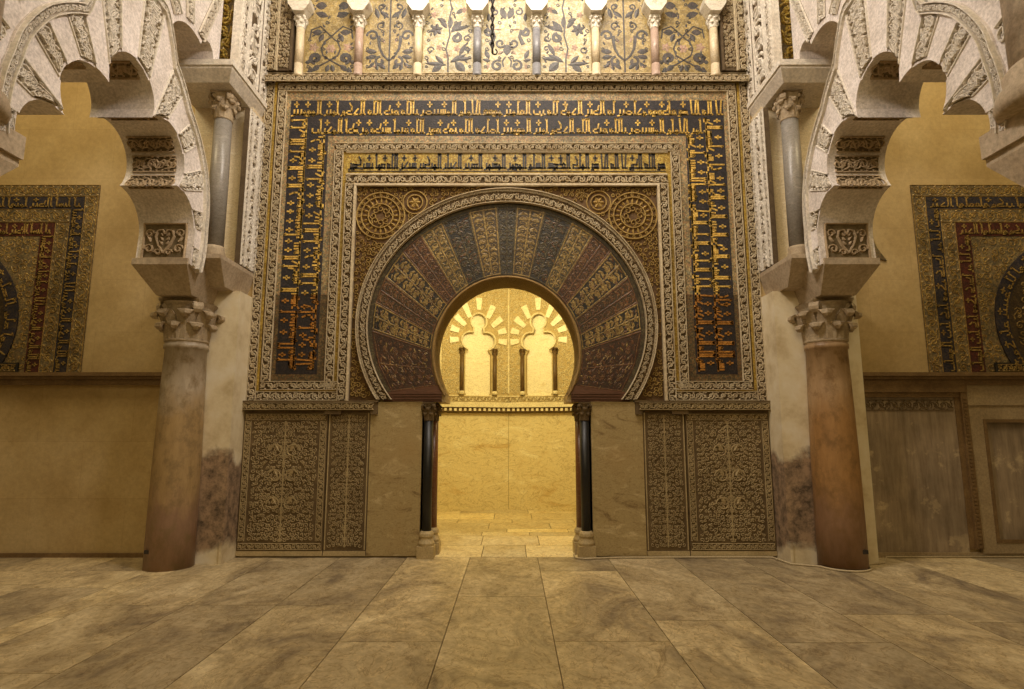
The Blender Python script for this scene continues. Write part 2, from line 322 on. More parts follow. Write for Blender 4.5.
def field(mb,P,u0,u1,v0,v1,cell,d0,d1,inside=None,sym=None,sw=None):
    """dense all-over arabesque; mirrored about u=sym"""
    w=sw or cell*.16; nu=max(1,round((u1-u0)/cell)); nv=max(1,round((v1-v0)/cell)); cu=(u1-u0)/nu; cv=(v1-v0)/nv
    for j in range(nv):
        for i in range(nu if sym is None else (nu+1)//2):
            x=u0+(i+.5)*cu; y=v0+(j+.5)*cv+random.uniform(-.28,.28)*cv; x+=random.uniform(-.22,.22)*cu
            r=min(cu,cv)*random.uniform(.38,.62); a=random.uniform(0,6.28); t=random.choice((1,-1))*random.uniform(.9,1.25)
            la=random.uniform(0,6.28)
            for side in ((0,) if sym is None else (0,1)):
                X=x if not side else 2*sym-x
                if inside and not inside(X,y): continue
                aa,tt,ll=(a,t,la) if not side else (PI-a,-t,PI-la)
                mb.ribbon(P,spiral(X,y,r,r*.2,aa,tt,8),w,d0,d1)
                mb.leaf(P,X+cu*.5*(1 if not side else -1),y+cv*.3,ll,cell*.5,cell*.22,d0,d1)
                mb.leaf(P,X,y,ll+1,cell*.22,cell*.2,d0,d1)
# ------------------------------------------------------------ angular script
def K(**k): return k
TH=.32
GL={
 'ا':(.17,[[(.09,0),(.09,1)],[(.09,.0),(.02,-.0)],[(.09,1),(.15,.93)]],False),
 'ل':(.20,[[(.07,1),(.07,0),(.20,0)],[(.07,1),(.0,.93)]],True),
 'ب':(.20,[[(0,0),(.20,0)],[(.08,0),(.08,TH)]],True),
 'س':(.40,[[(0,0),(.40,0)],[(.06,0),(.06,TH)],[(.18,0),(.18,TH)],[(.30,0),(.30,TH)]],True),
 'ح':(.34,[[(0,0),(.34,0)],[(.30,0),(.06,.40)]],True),
 'د':(.34,[[(0,0),(.30,0),(.30,.25),(.06,.25),(.0,.62)]],False),
 'ر':(.24,[[(0,0),(.10,0)],[(.08,.28),(.10,0),(.22,-.08)]],False),
 'ص':(.44,[[(0,0),(.44,0)],[(.06,0),(.06,.22),(.36,.22),(.36,0)]],True),
 'ط':(.44,[[(0,0),(.44,0)],[(.06,0),(.06,.22),(.36,.22),(.36,0)],[(.10,.22),(.04,1)]],True),
 'ع':(.30,[[(0,0),(.30,0)],[(.07,0),(.03,.26),(.25,.26),(.20,0)]],True),
 'ف':(.28,[[(0,0),(.28,0)],[(.06,0),(.04,.24),(.13,.34),(.22,.24),(.18,0)]],True),
 'ك':(.42,[[(0,0),(.36,0),(.36,.24),(.08,.24),(.08,.55),(.20,.80)],[(.36,0),(.42,0)]],True),
 'م':(.24,[[(0,0),(.24,0)],[(.04,.05),(.12,.22),(.20,.05),(.12,-.10),(.04,.05)]],True),
 'ن':(.20,[[(0,0),(.20,0)],[(.08,0),(.08,TH)]],True),
 'ه':(.26,[[(0,0),(.26,0)],[(.04,.0),(.05,.28),(.21,.28),(.22,0)],[(.13,.28),(.13,0)]],True),
 'و':(.26,[[(0,0),(.08,0)],[(.18,.0),(.05,.0),(.05,.24),(.19,.28),(.20,0),(.14,-.12),(.26,-.12)]],False),
 'ء':(.10,[[(.02,.2),(.08,.3)]],False),
}
FIN={
 'ب':(.44,[[(0,0),(.40,0),(.40,.28)],[(.06,0),(.06,.20)]]),
 'ن':(.24,[[(0,0),(.08,0)],[(.08,TH),(.08,-.05),(.22,-.12)]]),
 'ي':(.30,[[(0,0),(.20,0),(.20,-.12),(-.04,-.12)],[(.08,0),(.08,.2)]]),
 'ل':(.24,[[(.06,1),(.06,0),(.22,0),(.22,-.10)]]),
 'م':(.26,[[(.02,0),(.12,.22),(.20,.05),(.12,-.10),(.02,0)],[(.2,-.05),(.26,-.1)]]),
 'ه':(.24,[[(0,0),(.20,0),(.20,.30),(.05,.22),(.06,0)]]),
 'ح':(.36,[[(0,0),(.20,0),(.30,-.12)],[(.30,.10),(.06,.40)]]),
 'ع':(.30,[[(.24,.28),(.05,.26),(.06,.0),(.26,-.12)]]),
 'ك':(.42,[[(0,0),(.36,0),(.36,.24),(.08,.24),(.08,.55),(.20,.80)]]),
}
ALI={'أ':'ا','إ':'ا','آ':'ا','ت':'ب','ث':'ب','ش':'س','ج':'ح','خ':'ح','ذ':'د','ز':'ر','ض':'ص','ظ':'ط','غ':'ع','ق':'ف','ة':'ه','ى':'ي','ؤ':'و'}
def kufic(text):
    """strokes in letter heights, x growing leftwards from the start"""
    x=0; out=[]; low=0
    for wd in text.split():
        L=[ALI.get(c,c) for c in wd]; i=0
        while i<len(L):
            c=L[i]; last=i==len(L)-1
            if c=='ل' and i+1<len(L) and L[i+1]=='ا':
                st=[[(.04,1),(.12,0),(.30,0),(.34,1)],[(0,0),(.12,0)]]; wd_=.42; i+=2; tall=True
                out+=[[(x+a,b) for a,b in q] for q in st]; x+=wd_; low=x; continue
            if last and c in FIN: wd_,st=FIN[c]
            else:
                k='ن' if c=='ي' else c; wd_,st,_=GL[k]
            out+=[[(x+a,b) for a,b in q] for q in st]
            if c in 'الطك': low=x+wd_
            x+=wd_; i+=1
            if x-low>.62:
                cx=x-.28; cy=.72
                out+=[[(cx-.11,cy),(cx+.11,cy)],[(cx,cy-.17),(cx,cy+.17)]]; low=x
        x+=.13
    return x-.13,out
def write(mb,P,text,L,h,d0,d1,sw=.11):
    """P(x,y,d): x along the reading direction (0..L), y up to h"""
    tot,st=kufic(text); kx=L/tot
    for q in st: mb.seg(P,[(a*kx,b*h) for a,b in q],sw*h,d0,d1)
# ------------------------------------------------------------ floor
fl=MB(); cols=[]
def slab(x0,x1,y0,y1,g=.0035,z=0):
    c=(random.random(),random.random(),random.random(),1)
    if (x1-x0)<.3: c=(c[0],.95,c[2],1)
    o=len(fl.f); P=lambda u,v,d: Vector((u,v,z+d)); fl.box(P,x0+g,x1-g,y0+g,y1-g,-.05,0); cols.extend([c]*(len(fl.f)-o))
XL=[-9.5,-8.4,-7.4,-6.4,-5.5,-4.6,-3.82,-3.56,-2.75,-1.97,-1.18,-.43,.37,1.2,1.98,2.77,3.66,4.6,5.5,6.4,7.4,8.4,9.5]
for i in range(len(XL)-1):
    fixed={6:[3.9,5.03,6.4],7:[3.92,5.36],8:[2.6,5.36],9:[3.0,5.36],10:[2.2,4.47],11:[3.1,5.62],12:[2.7,4.48,6.6],13:[2.9,4.95],14:[3.0,4.45],15:[2.4,5.1],16:[4.9]}.get(i)
    ys=[-5]; 
    if fixed: ys+= [-3.2,-1.5,.4]+fixed
    else:
        y=-5
        while y<6.2: y+=random.uniform(1,2.2); ys.append(min(y,6.6))
    ys.append(W)
    for a,b in zip(ys,ys[1:]):
        if b-a>.05: slab(XL[i],XL[i+1],a,b)
o=struct(fl,'floor','floor')
def slabattr(o,cols):
    at=o.data.attributes.new('slab','FLOAT_COLOR','FACE')
    for i,c in enumerate(cols): at.data[i].color=c
slabattr(o,cols)
g=MB(); g.box(lambda u,v,d:Vector((u,v,d)),-9.5,9.5,-5,12.2,-.12,-.014); o=struct(g,'floor','brown_trim'); o.name='floor_bed'
fl=MB(); cols=[]
y=W
while y<11.9:
    y2=y+random.uniform(.28,.75); x=-2.1
    while x<2.1:
        x2=min(2.15,x+random.uniform(.5,1.3)); slab(x,x2,y,y2,.005,0); x=x2
    y=y2
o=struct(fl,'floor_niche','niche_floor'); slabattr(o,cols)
# ------------------------------------------------------------ main wall with horseshoe opening
OA,OB,OZ=.905,.96,2.46      # opening ellipse
tb=math.acos((1.93-OZ)/OB)
open_pts=[ell(OA,OB,OZ,-tb+2*tb*i/48) for i in range(49)]
b=MB()
b.prism(WALL,[(-9.5,0),(-1.03,0),(-1.03,1.84),(open_pts[0][0],1.84)]+open_pts+[(open_pts[-1][0],1.84),(1.03,1.84),(1.03,0),(9.5,0),(9.5,9),(-9.5,9)],-.55,0)
struct(b,'wall_back','plaster')
# ------------------------------------------------------------ alfiz: the framed mosaic and stucco field
alfiz=thing('alfiz_frame','great rectangular frame of carved stucco and gold lettered mosaic around the horseshoe arch','wall decoration',(0,W,1.85))
def ustrip(mat,name,hx0,hx1,z0,z1,d,bottom=None,close=False,parent=alfiz):
    """flat band: outer half width hx0/top z0, inner hx1/z1; open at the bottom"""
    zb=bottom; m=MB()
    if close: m.prism(WALL,[[(-hx0,zb),(hx0,zb),(hx0,z0),(-hx0,z0)],[(-hx1,close),(hx1,close),(hx1,z1),(-hx1,z1)]],0,d)
    else: m.prism(WALL,[(-hx0,zb),(-hx1,zb),(-hx1,z1),(hx1,z1),(hx1,zb),(hx0,zb),(hx0,z0),(-hx0,z0)],0,d)
    return m.build(name,mat,parent)
def uscroll(name,hx0,hx1,z0,z1,zb,d0,d1,parent,mat='stucco',zb2=None,bottom=None):
    m=MB(); w=hx0-hx1
    scroll(m,WALL,2*hx0,z0-z1,d0,d1,u0=-hx0,v0=z1)
    for s in (-1,1):
        P=lambda u,v,d,s=s: Vector((s*(hx1+v),W-d,u))
        scroll(m,P,z1-zb,w,d0,d1,u0=zb)
    if bottom:
        for s in (-1,1):
            P=lambda u,v,d,s=s: Vector((s*u,W-d,v)); scroll(m,P,bottom[1]-bottom[0],bottom[3]-bottom[2],d0,d1,u0=bottom[0],v0=bottom[2])
    return m.build(name,mat,parent)
g=ustrip('stucco_ground','carved_border',3.22,3.10,6.24,6.13,.012,1.85); uscroll('scroll_relief',3.22,3.10,6.24,6.13,1.85,.012,.03,g,bottom=(2.10,3.10,1.86,1.975))
# bottom strip ground of that border
for s in (-1,1): m=MB(); m.box(WALL,s*2.10,s*3.10,1.85,1.975,0,.012); m.build('border_foot','stucco_ground',g)
ustrip('gold_strip','gold_strip',3.095,3.065,6.125,6.095,.03,1.98)
ustrip('niche_dark','dark_groove',3.065,3.055,6.095,6.09,.02,1.98)
for s in (-1,1): m=MB(); m.box(WALL,s*2.10,s*3.055,1.975,1.99,0,.03); m.build('gold_strip','gold_strip',alfiz)
ustrip('niche_dark','dark_groove',3.055,3.04,6.09,6.075,.015,1.99)
g=ustrip('stucco_ground','carved_border',3.045,2.93,6.075,5.965,.016,1.99); uscroll('scroll_relief',3.045,2.93,6.075,5.965,2.10,.016,.042,g,bottom=(2.10,3.045,1.99,2.10))
for s in (-1,1): m=MB(); m.box(WALL,s*2.26,s*2.93,1.99,2.10,0,.016); m.build('border_foot','stucco_ground',g)
ustrip('mos_brown','mosaic_border',2.93,2.875,5.965,5.845,.012,2.10)
for s in (-1,1): m=MB(); m.box(WALL,s*2.26,s*2.875,2.10,2.185,0,.012); m.build('mosaic_border','mos_brown',alfiz)
ins=ustrip('navy','inscription_band',2.875,2.36,5.845,5.345,.014,2.185); ins['label']='navy mosaic band with two rows of gold angular lettering'
T_R1='بسم الله الرحمن الرحيم ذلك علم الغيب والشهدة العزيز الرحيم الذي احسن كل شي خلقه هو الحي'
T_T1='لا اله الا هو فادعوه مخلصين له الدين الحمد لله رب العلمين موفق الامام المستنصر بالله عبد الله الحكم امير المومنين'
T_L1='اصلحه الله لهذه البنية المكرمة ومعينه على نيته الخلدة في التوسع لرعيته فيما له ولهم'
T_R2='بسم الله الرحمن الرحيم حفظوا على الصلوت والصلوة الوسطى وقوموا لله قنتين فان خفتم'
T_T2='امر الامام المستنصر بالله عبد الله الحكم امير المومنين اصلحه الله بعد عون الله فيما شيده من هذا المحراب'
T_L2='بكسوته بالرخام رغبة في جزيل الثواب وكريم الماب فتم ذلك على يدي مولاه'
m=MB(); d0,d1=.014,.020; h=.205
write(m,lambda x,y,d:Vector((2.635+y,W-d,2.23+x)),T_R1,5.60-2.23,h,d0,d1)
write(m,lambda x,y,d:Vector((2.86-x,W-d,5.645+y)),T_T1,5.72,h-.01,d0,d1)
write(m,lambda x,y,d:Vector((-2.655-y,W-d,5.58-x)),T_L1,5.58-2.25,h,d0,d1)
write(m,lambda x,y,d:Vector((2.395+y,W-d,2.23+x)),T_R2,5.36-2.23,h,d0,d1)
write(m,lambda x,y,d:Vector((2.58-x,W-d,5.385+y)),T_T2,5.16,h-.01,d0,d1)
write(m,lambda x,y,d:Vector((-2.41-y,W-d,5.34-x)),T_L2,5.34-2.25,h,d0,d1)
m.build('gold_lettering','gold_letter',ins)
ustrip('mos_brown','mosaic_border',2.36,2.26,5.345,5.235,.012,2.185)
g=ustrip('stucco_ground','carved_border',2.26,2.145,5.235,5.125,.016,2.10); uscroll('scroll_relief',2.26,2.145,5.235,5.125,1.99,.016,.042,g)
for s in (-1,1): m=MB(); m.box(WALL,s*2.145,s*2.26,1.99,2.10,0,.016); m.build('border_foot','stucco_ground',g)
ustrip('gold_strip','gold_strip',2.145,2.10,5.125,4.81,.010,1.99)
gp=MB(); gp.box(WALL,-2.10,2.10,4.81,5.125,0,.012); gp=gp.build('gold_inscription','gold_field',alfiz)
m=MB(); write(m,lambda x,y,d:Vector((2.07-x,W-d,4.895+y)),'هو الله الذي لا اله الا هو الملك القدوس السلم المومن المهيمن العزيز الجبار المتكبر سبحن الله عما يشركون',4.14,.19,.012,.017,.12)
m.box(WALL,-2.08,2.08,4.845,4.853,.012,.018); m.build('dark_lettering','black_letter',gp)
m=MB(); m.box(WALL,-2.11,2.11,5.105,5.122,0,.03); m.box(WALL,-2.09,2.09,4.80,4.815,0,.03); m.build('stone_fillet','stucco',gp)
g=ustrip('stucco_ground','carved_border',2.095,1.945,4.795,4.63,.03,1.85); uscroll('scroll_relief',2.095,1.975,4.795,4.66,1.85,.03,.055,g)
m=MB()
m.prism(WALL,[(-1.975,1.85),(-1.945,1.85),(-1.945,4.63),(1.945,4.63),(1.945,1.85),(1.975,1.85),(1.975,4.66),(-1.975,4.66)],.03,.075); m.build('raised_fillet','stucco',g)
# spandrels
EA,EB,EZ=1.89,1.78,2.82; IA,IB,IZ=1.745,1.60,2.81
def in_sp(u,v,mg=.03): return abs(u)<1.945-mg and v<4.63-mg and (u/(EA+mg))**2+((v-EZ)/(EB+mg))**2>1
for s in (-1,1):
    sp=MB(); pts=[(s*EA*math.sin(t),EZ+EB*math.cos(t)) for t in [i/40*math.radians(122) for i in range(41)]]
    sp.prism(WALL,[(0,4.63)]+pts+[(s*1.945,1.85),(s*1.945,4.63)],0,.01)
    sp=sp.build('spandrel','orange_ground',alfiz)
    m=MB(); c=(s*1.63,4.24)
    def ins_(u,v):
        return in_sp(u,v,.022) and math.hypot(u-c[0],v-c[1])>.33 and math.hypot(u-s*1.19,v-4.42)>.17
    field(m,WALL,0 if s>0 else -1.945,1.945 if s>0 else 0,1.9,4.62,.066,.01,.028,ins_)
    m.build('arabesque_relief','orange_relief',sp); m=MB()
    for r in (.31,.25,.16): m.ribbon(WALL,[(c[0]+r*math.cos(a*PI/18),c[1]+r*math.sin(a*PI/18)) for a in range(37)],.02,.01,.034)
    for k in range(20):
        a=k*PI/10; m.leaf(WALL,c[0]+.165*math.cos(a),c[1]+.165*math.sin(a),a,.075,.035,.01,.032)
        m.ribbon(WALL,spiral(c[0]+.28*math.cos(a),c[1]+.28*math.sin(a),.022,.008,a,1,6),.012,.01,.03)
    for k in range(8):
        a=k*PI/4; m.ribbon(WALL,spiral(c[0]+.095*math.cos(a),c[1]+.095*math.sin(a),.05,.015,a,1.1*(-1)**k,8),.014,.01,.032)
    m.build('medallion','orange_relief',sp); m=MB()
    c2=(s*1.19,4.42)
    for r in (.155,.10): m.ribbon(WALL,[(c2[0]+r*math.cos(a*PI/14),c2[1]+r*math.sin(a*PI/14)) for a in range(29)],.018,.01,.032)
    for k in range(6):
        a=k*PI/3; m.leaf(WALL,c2[0],c2[1],a,.08,.05,.01,.03)
    m.build('medallion','orange_relief',sp)
# ------------------------------------------------------------ horseshoe arch
arch=thing('horseshoe_arch','large horseshoe arch with a fan of coloured mosaic voussoirs framing the glowing doorway','arch',(0,W,1.85))
t1=math.acos((1.85-EZ)/EB)
def ring(mat,name,a0,b0,z0,a1,b1,z1,zb,d0,d1,parent,n=96):
    ta=math.acos((zb-z0)/b0); tb_=math.acos(max(-1,(zb-z1)/b1)); m=MB()
    A=[ell(a0,b0,z0,-ta+2*ta*i/n) for i in range(n+1)]; B=[ell(a1,b1,z1,-tb_+2*tb_*i/n) for i in range(n+1)]
    m.rings([[WALL(*p,d0) for p in A],[WALL(*p,d1) for p in A],[WALL(*p,d1) for p in B],[WALL(*p,d0) for p in B]],False)
    m.rings([[WALL(*p,d0) for p in A],[WALL(*p,d0) for p in B]],False)
    return m.build(name,mat,parent)
av=ring('stucco_ground','archivolt',EA,EB,EZ,IA,IB,IZ,1.87,0,.045,arch)
def ringmap(a0,b0,z0,a1,b1,z1,zb):
    ta=math.acos((zb-z0)/b0); tb_=math.acos((zb-z1)/b1)
    def P(u,v,d):   # u 0..1, v 0..1 inner->outer
        x0,y0=ell(a0,b0,z0,-ta+2*ta*u); x1,y1=ell(a1,b1,z1,-tb_+2*tb_*u)
        return WALL(x1+(x0-x1)*v,y1+(y0-y1)*v,d)
    return P
Pr=ringmap(EA,EB,EZ,IA,IB,IZ,1.87)
m=MB(); L=7.9; Q=lambda u,v,d: Pr(u/L,v/.16,d)
scroll(m,Q,L,.098,.045,.068,v0=.014); scroll(m,Q,L,.035,.045,.062,v0=.118,edge=False,sw=.01)
for v in (.004,.155): m.ribbon(Q,[(L*i/120,v) for i in range(121)],.013,.03,.082)
m.build('scroll_relief','stucco',av)
ring('v_olive','mosaic_rim',IA,IB,IZ,IA-.05,IB-.045,IZ,1.95,0,.012,arch)
AP=(0,2.17)
def hit(a,A,B,Z):
    dx,dz=math.sin(a),math.cos(a); q=AP[1]-Z
    aa=(dx/A)**2+(dz/B)**2; bb=2*(dz*q)/B**2; cc=(q/B)**2-1
    t=(-bb+math.sqrt(max(0,bb*bb-4*aa*cc)))/(2*aa); return t
bd=[3.4,13,23,31.5,40,51,61,71,98.5]
mats=['v_grey','v_brown','v_dark','v_olive','v_red','v_dark','v_brown','v_dark','v_red','v_red']
lines=['v_olive','v_ochre_line','v_olive','v_ochre_line','v_red_line','v_ochre_line','v_red_line','v_ochre_line','v_red_line','v_navy_line']
def voussoir(a0,a1,mat,ln,k):
    a0,a1=math.radians(a0),math.radians(a1)
    def P(u,v,d):
        a=a0+(a1-a0)*u; ti=hit(a,OA+.035,OB+.035,OZ); to=hit(a,IA-.05,IB-.045,IZ)
        t=ti+(to-ti)*v; return WALL(AP[0]+math.sin(a)*t,AP[1]+math.cos(a)*t,d)
    m=MB(); n=6
    m.rings([[P(i/n,0,0) for i in range(n+1)],[P(i/n,0,.014) for i in range(n+1)],[P(i/n,1,.014) for i in range(n+1)],[P(i/n,1,0) for i in range(n+1)]],False)
    for u in (0,1): m.quadstrip([P(u,0,0),P(u,1,0)],[P(u,0,.014),P(u,1,.014)])
    o=m.build('voussoir',mat,arch)
    aw=abs(a1-a0)*1.2; q=MB(); Q=lambda u,v,d: P(.5+u/aw,v,d) # u metres-ish at mid radius
    h=.014; e=.0175; Lr=1.0
    def Q(u,v,d): return P(.5+u,v,d)
    wn=aw  # nominal width
    def R(x,y,d): return P(.5+x/wn,y/Lr,d)
    random.seed(int(abs(a0)*100)+3); sgn=1
    # central stem with paired curls, edge lines
    q.ribbon(R,[(0,.04+.92*i/10) for i in range(11)],.016,h,e)
    big=wn>.25; dark=mat=='v_dark'; N=5 if dark or big else 8
    for j in range(N):
        y=.09+.84*j/N+.03+random.uniform(-.02,.02)
        for s in (-1,1):
            r=min(wn*.19,.05) if not dark else wn*.2; cx=s*wn*.24
            q.ribbon(R,spiral(cx,y,r,r*.25,PI/2*(1-s)+PI-.6*s if (j+k)%2 else -PI/2,1.15*s*(1 if j%2 else -1),9),.015,h,e,.008)
            q.leaf(R,s*wn*.08,y+.045,PI/2-s*.7,.07,.035,h,e); q.leaf(R,s*wn*.38,y+.04,PI/2+s*.5,.06,.03,h,e)
            if dark or big:
                for z_ in range(5): q.leaf(R,cx,y,z_*1.256+j,.045,.035,h,e)
                q.leaf(R,s*wn*.12,y+.1,PI/2+s*.9,.08,.03,h,e)
    for z_ in range(46 if not big else 80):
        q.leaf(R,random.uniform(-.42,.42)*wn,random.uniform(.05,.95),random.uniform(0,6.28),random.uniform(.02,.05),random.uniform(.012,.022),h,e)
    for s in (-1,1): q.ribbon(R,[(s*wn*.47,.01+.98*i/8) for i in range(9)],.014,h,e)
    q.ribbon(R,[(-wn*.45,.975),(0,.975),(wn*.45,.975)],.02,h,e); q.ribbon(R,[(-wn*.45,.02),(0,.02),(wn*.45,.02)],.02,h,e)
    q.build('vine_mosaic',ln,o)
    if dark or big:
        q=MB()
        for z_ in range(40 if dark else 60): q.leaf(R,random.uniform(-.42,.42)*wn,random.uniform(.05,.95),random.uniform(0,6.28),random.uniform(.03,.06),random.uniform(.015,.03),h,e+.0008)
        q.build('leaf_mosaic','v_red_line' if dark else 'v_ochre_line',o)
    return o
voussoir(-3.4,3.4,'v_grey','v_olive',0)
for s in (-1,1):
    for k in range(8):
        lo,hi=bd[k],bd[k+1]
        voussoir(s*lo,s*hi,mats[k+1],lines[k+1],k)
# flower spots on the two navy pairs, painted springer band and reveal
m=MB(); n=48
for s in (-1,1):
    b_=MB(); b_.box(WALL,s*.80,s*1.52,1.845,1.965,0,.02); b_.prism(WALL,[(s*.79,1.96),(s*1.5,1.96),(s*.88,2.055),(s*.84,2.055)],0,.015)
    for zz in (1.875,1.91,1.94): b_.box(WALL,s*.80,s*1.51,zz,zz+.012,.02,.03)
    b_.build('painted_springer_band','wood_red',arch)
rv=MB(); OAi,OBi=OA,OB
pa=[ell(OA+.022,OB+.022,OZ,-tb+2*tb*i/n) for i in range(n+1)]; pb=[ell(OAi,OBi,OZ,-tb+2*tb*i/n) for i in range(n+1)]
rv.rings([[WALL(*p,0) for p in pa],[WALL(*p,.03) for p in pa],[WALL(*p,.03) for p in pb],[WALL(*p,-.56) for p in pb]],False)
rv.build('arch_reveal',stone('ochre_reveal',(.27,.16,.05),(.42,.27,.09),4,.7,40),arch,True)
# ------------------------------------------------------------ carved cornice under the frame and marble panels
for s,side in ((-1,'left'),(1,'right')):
    P=lambda u,v,d,s=s: Vector((s*u,W-d,v))
    t=thing('carved_cornice','carved marble band above the %s relief panels, below the mosaic frame'%side,'cornice',(s*2.4,W,1.69))
    c=MB(); c.prism(P,[(1.58,1.69),(1.66,1.69),(1.66,1.735),(2.02,1.735),(2.02,1.69),(2.22,1.69),(2.22,1.735),(3.24,1.735),(3.24,1.85),(1.58,1.85)],0,.085); c.box(P,1.57,3.24,1.835,1.855,0,.1)
    o=c.build('band','carved_marble_ground',t)
    c=MB(); scroll(c,P,1.6,.085,.085,.105,u0=1.62,v0=1.745); c.build('scroll_relief','carved_marble',o)
    # wide and narrow relief panels
    for nm,x0,x1,cell in (('wide',2.19,3.215,.052),('narrow',1.675,2.18,.044)):
        t=thing('relief_panel','%s carved marble panel %s the doorway, %s'%(nm,'left of' if s<0 else 'right of','beside the column pier' if nm=='wide' else 'next to the plain slab'),'marble panel',(s*(x0+x1)/2,W,0))
        b=MB(); b.box(P,x0,x1,.02,1.735,0,.03); o=b.build('panel','carved_marble_ground',t)
        r=MB(); xm=(x0+x1)/2; bw=.10 if nm=='wide' else .03; za,zb=.09,1.71
        PP=P
        field(r,PP,x0+bw+.02,x1-bw-.02,za+bw,zb-bw,cell,.03,.043,sym=xm)
        r.ribbon(PP,[(xm,za+bw),(xm,zb-bw)],.014,.03,.047)
        if nm=='wide':
            for yy in (.62,.95,1.25):
                for q in (-1,1):
                    r.ribbon(PP,spiral(xm+q*.10,yy,.085,.05,PI/2-q*PI/2,q*.9,12),.014,.03,.047)
                    r.lathe if 0 else None
                    r.leaf(PP,xm+q*.07,yy,PI/2-q*.5,.1,.05,.03,.05)
            for a_,b_2,c_,d_ in ((x0+.02,x1-.02,zb-bw+.01,0),(x0+.02,x1-.02,za,0)):
                scroll(r,PP,b_2-a_,.075,.03,.043,u0=a_,v0=c_)
            for xx in (x0+.015,x1-bw+.01):
                scroll(r,lambda u,v,d,xx=xx: PP(xx+v,u,d),zb-za-2*bw,.075,.03,.043,u0=za+bw)
        else:
            for xx in (x0+.015,x1-.015): r.ribbon(PP,[(xx,za),(xx,zb)],.014,.03,.045)
        r.box(PP,x0,x1,.02,.075,.03,.038)
        r.build('arabesque_relief','carved_marble',o)
    b=MB(); b.prism(P,[(1.035,.02),(1.668,.02),(1.668,1.69),(1.60,1.84),(1.035,1.845)],0,.035)
    tag(b.build('marble_slab','slab'),'plain veined cream marble slab on the %s side of the doorway'%side,'marble slab')
# ------------------------------------------------------------ capitals and columns
def capital(mb,cx,cy,z0,z1,r0,r1,n1=8,res=24,square=True):
    H=z1-z0
    mb.lathe(cx,cy,[(z0-.03*H,r0*1.06),(z0,r0*1.12),(z0+.03*H,r0*1.12),(z0+.06*H,r0*.98),(z0+.5*H,r0*1.05),(z0+.8*H,r0*1.25),(z0+.9*H,r0*1.42)],res)
    def leafring(zb,zt,ra,rb,n,ph,w):
        for k in range(n):
            a=ph+2*PI*k/n; prof=[(zb,ra,w),(zb+.45*(zt-zb),ra*1.06,w*1.15),(zb+.85*(zt-zb),rb*.92,w*1.0),(zt,rb*1.05,w*.8),(zt-.035*H,rb*1.17,w*.6),(zt-.11*H,rb*1.19,w*.42),(zt-.17*H,rb*1.10,w*.2)]
            R=[]
            for z,r,ww in prof:
                row=[]
                for j in (-2,-1,0,1,2):
                    aa=a+j*ww/2/ra*.5; rr=r*(1+(.05 if j==0 else (.0 if abs(j)==1 else -.05)))
                    row.append(Vector((cx+rr*math.cos(aa),cy+rr*math.sin(aa),z)))
                R.append(row)
            mb.rings(R,False)
            back=[[Vector((cx+(p.x-cx)*.9,cy+(p.y-cy)*.9,p.z-.01*H)) for p in r] for r in R]; mb.rings(back,False)
            mb.quadstrip([r[0] for r in R],[r[0] for r in back]); mb.quadstrip([r[-1] for r in R],[r[-1] for r in back]); mb.quadstrip(R[-1],back[-1])
    leafring(z0+.04*H,z0+.42*H,r0*1.03,r0*1.32,n1,0,2*PI*r0/n1*1.0)
    leafring(z0+.04*H,z0+.70*H,r0*1.07,r0*1.50,n1,PI/n1,2*PI*r0/n1*.95)
    # corner volutes
    for k in range(4):
        a=PI/4+k*PI/2; R=[]
        for i in range(15):
            t=i/14; an=-PI/2+t*2.3*PI; rr=.17*H*(1-.75*t)
            rc=r1*1.12+math.cos(an)*rr-.1*H; z=z0+.80*H+math.sin(an)*rr
            tx,ty=-math.sin(a),math.cos(a); ww=.11*H
            R.append([Vector((cx+rc*math.cos(a)+tx*ww*q,cy+rc*math.sin(a)+ty*ww*q,z)) for q in (-1,1)])
        mb.rings(R,False)
        st=[]
        for i in range(7):
            t=i/6; rc=r0*1.1+(r1*1.12-.1*H-r0*1.1)*t; z=z0+.42*H+(.25*H)*t**.6
            st.append([Vector((cx+rc*math.cos(a)+tx*ww*.8*q,cy+rc*math.sin(a)+ty*ww*.8*q,z)) for q in (-1,1)])
        mb.rings(st,False)
        cxx,cyy=cx+(r1*1.12-.1*H)*math.cos(a),cy+(r1*1.12-.1*H)*math.sin(a)
        mb.rings([[Vector((cxx-math.sin(a)*.11*H*q+math.cos(a)*.075*H*math.cos(b_),cyy+math.cos(a)*.11*H*q+math.sin(a)*.075*H*math.cos(b_),z0+.80*H+.075*H*math.sin(b_))) for b_ in [i*PI/5 for i in range(10)]] for q in (-1.15,1.15)],True,True,True)
    # concave abacus
    out=[]
    for k in range(4):
        a0=PI/4+k*PI/2; p=Vector((math.cos(a0),math.sin(a0),0))*r1*1.18; q=Vector((math.cos(a0+PI/2),math.sin(a0+PI/2),0))*r1*1.18
        for i in range(6):
            t=i/6; m_=p.lerp(q,t); m_*=1-.14*math.sin(PI*t); out.append(m_)
    lo=[Vector((cx+p.x*.94,cy+p.y*.94,z0+.9*H)) for p in out]; hi=[Vector((cx+p.x,cy+p.y,z1)) for p in out]
    mid=[Vector((cx+p.x,cy+p.y,z0+.95*H)) for p in out]
    mb.rings([lo,mid,hi],True,True,True)
def frustum(mb,b0,b1,z0,z1,lip=0):
    """b=(x0,x1,y0,y1)"""
    q=lambda b,z:[Vector((b[0],b[2],z)),Vector((b[1],b[2],z)),Vector((b[1],b[3],z)),Vector((b[0],b[3],z))]
    R=[q(b0,z0),q(b1,z1)]
    if lip: R.append(q(b1,z1+lip))
    mb.rings(R,True,True,True)
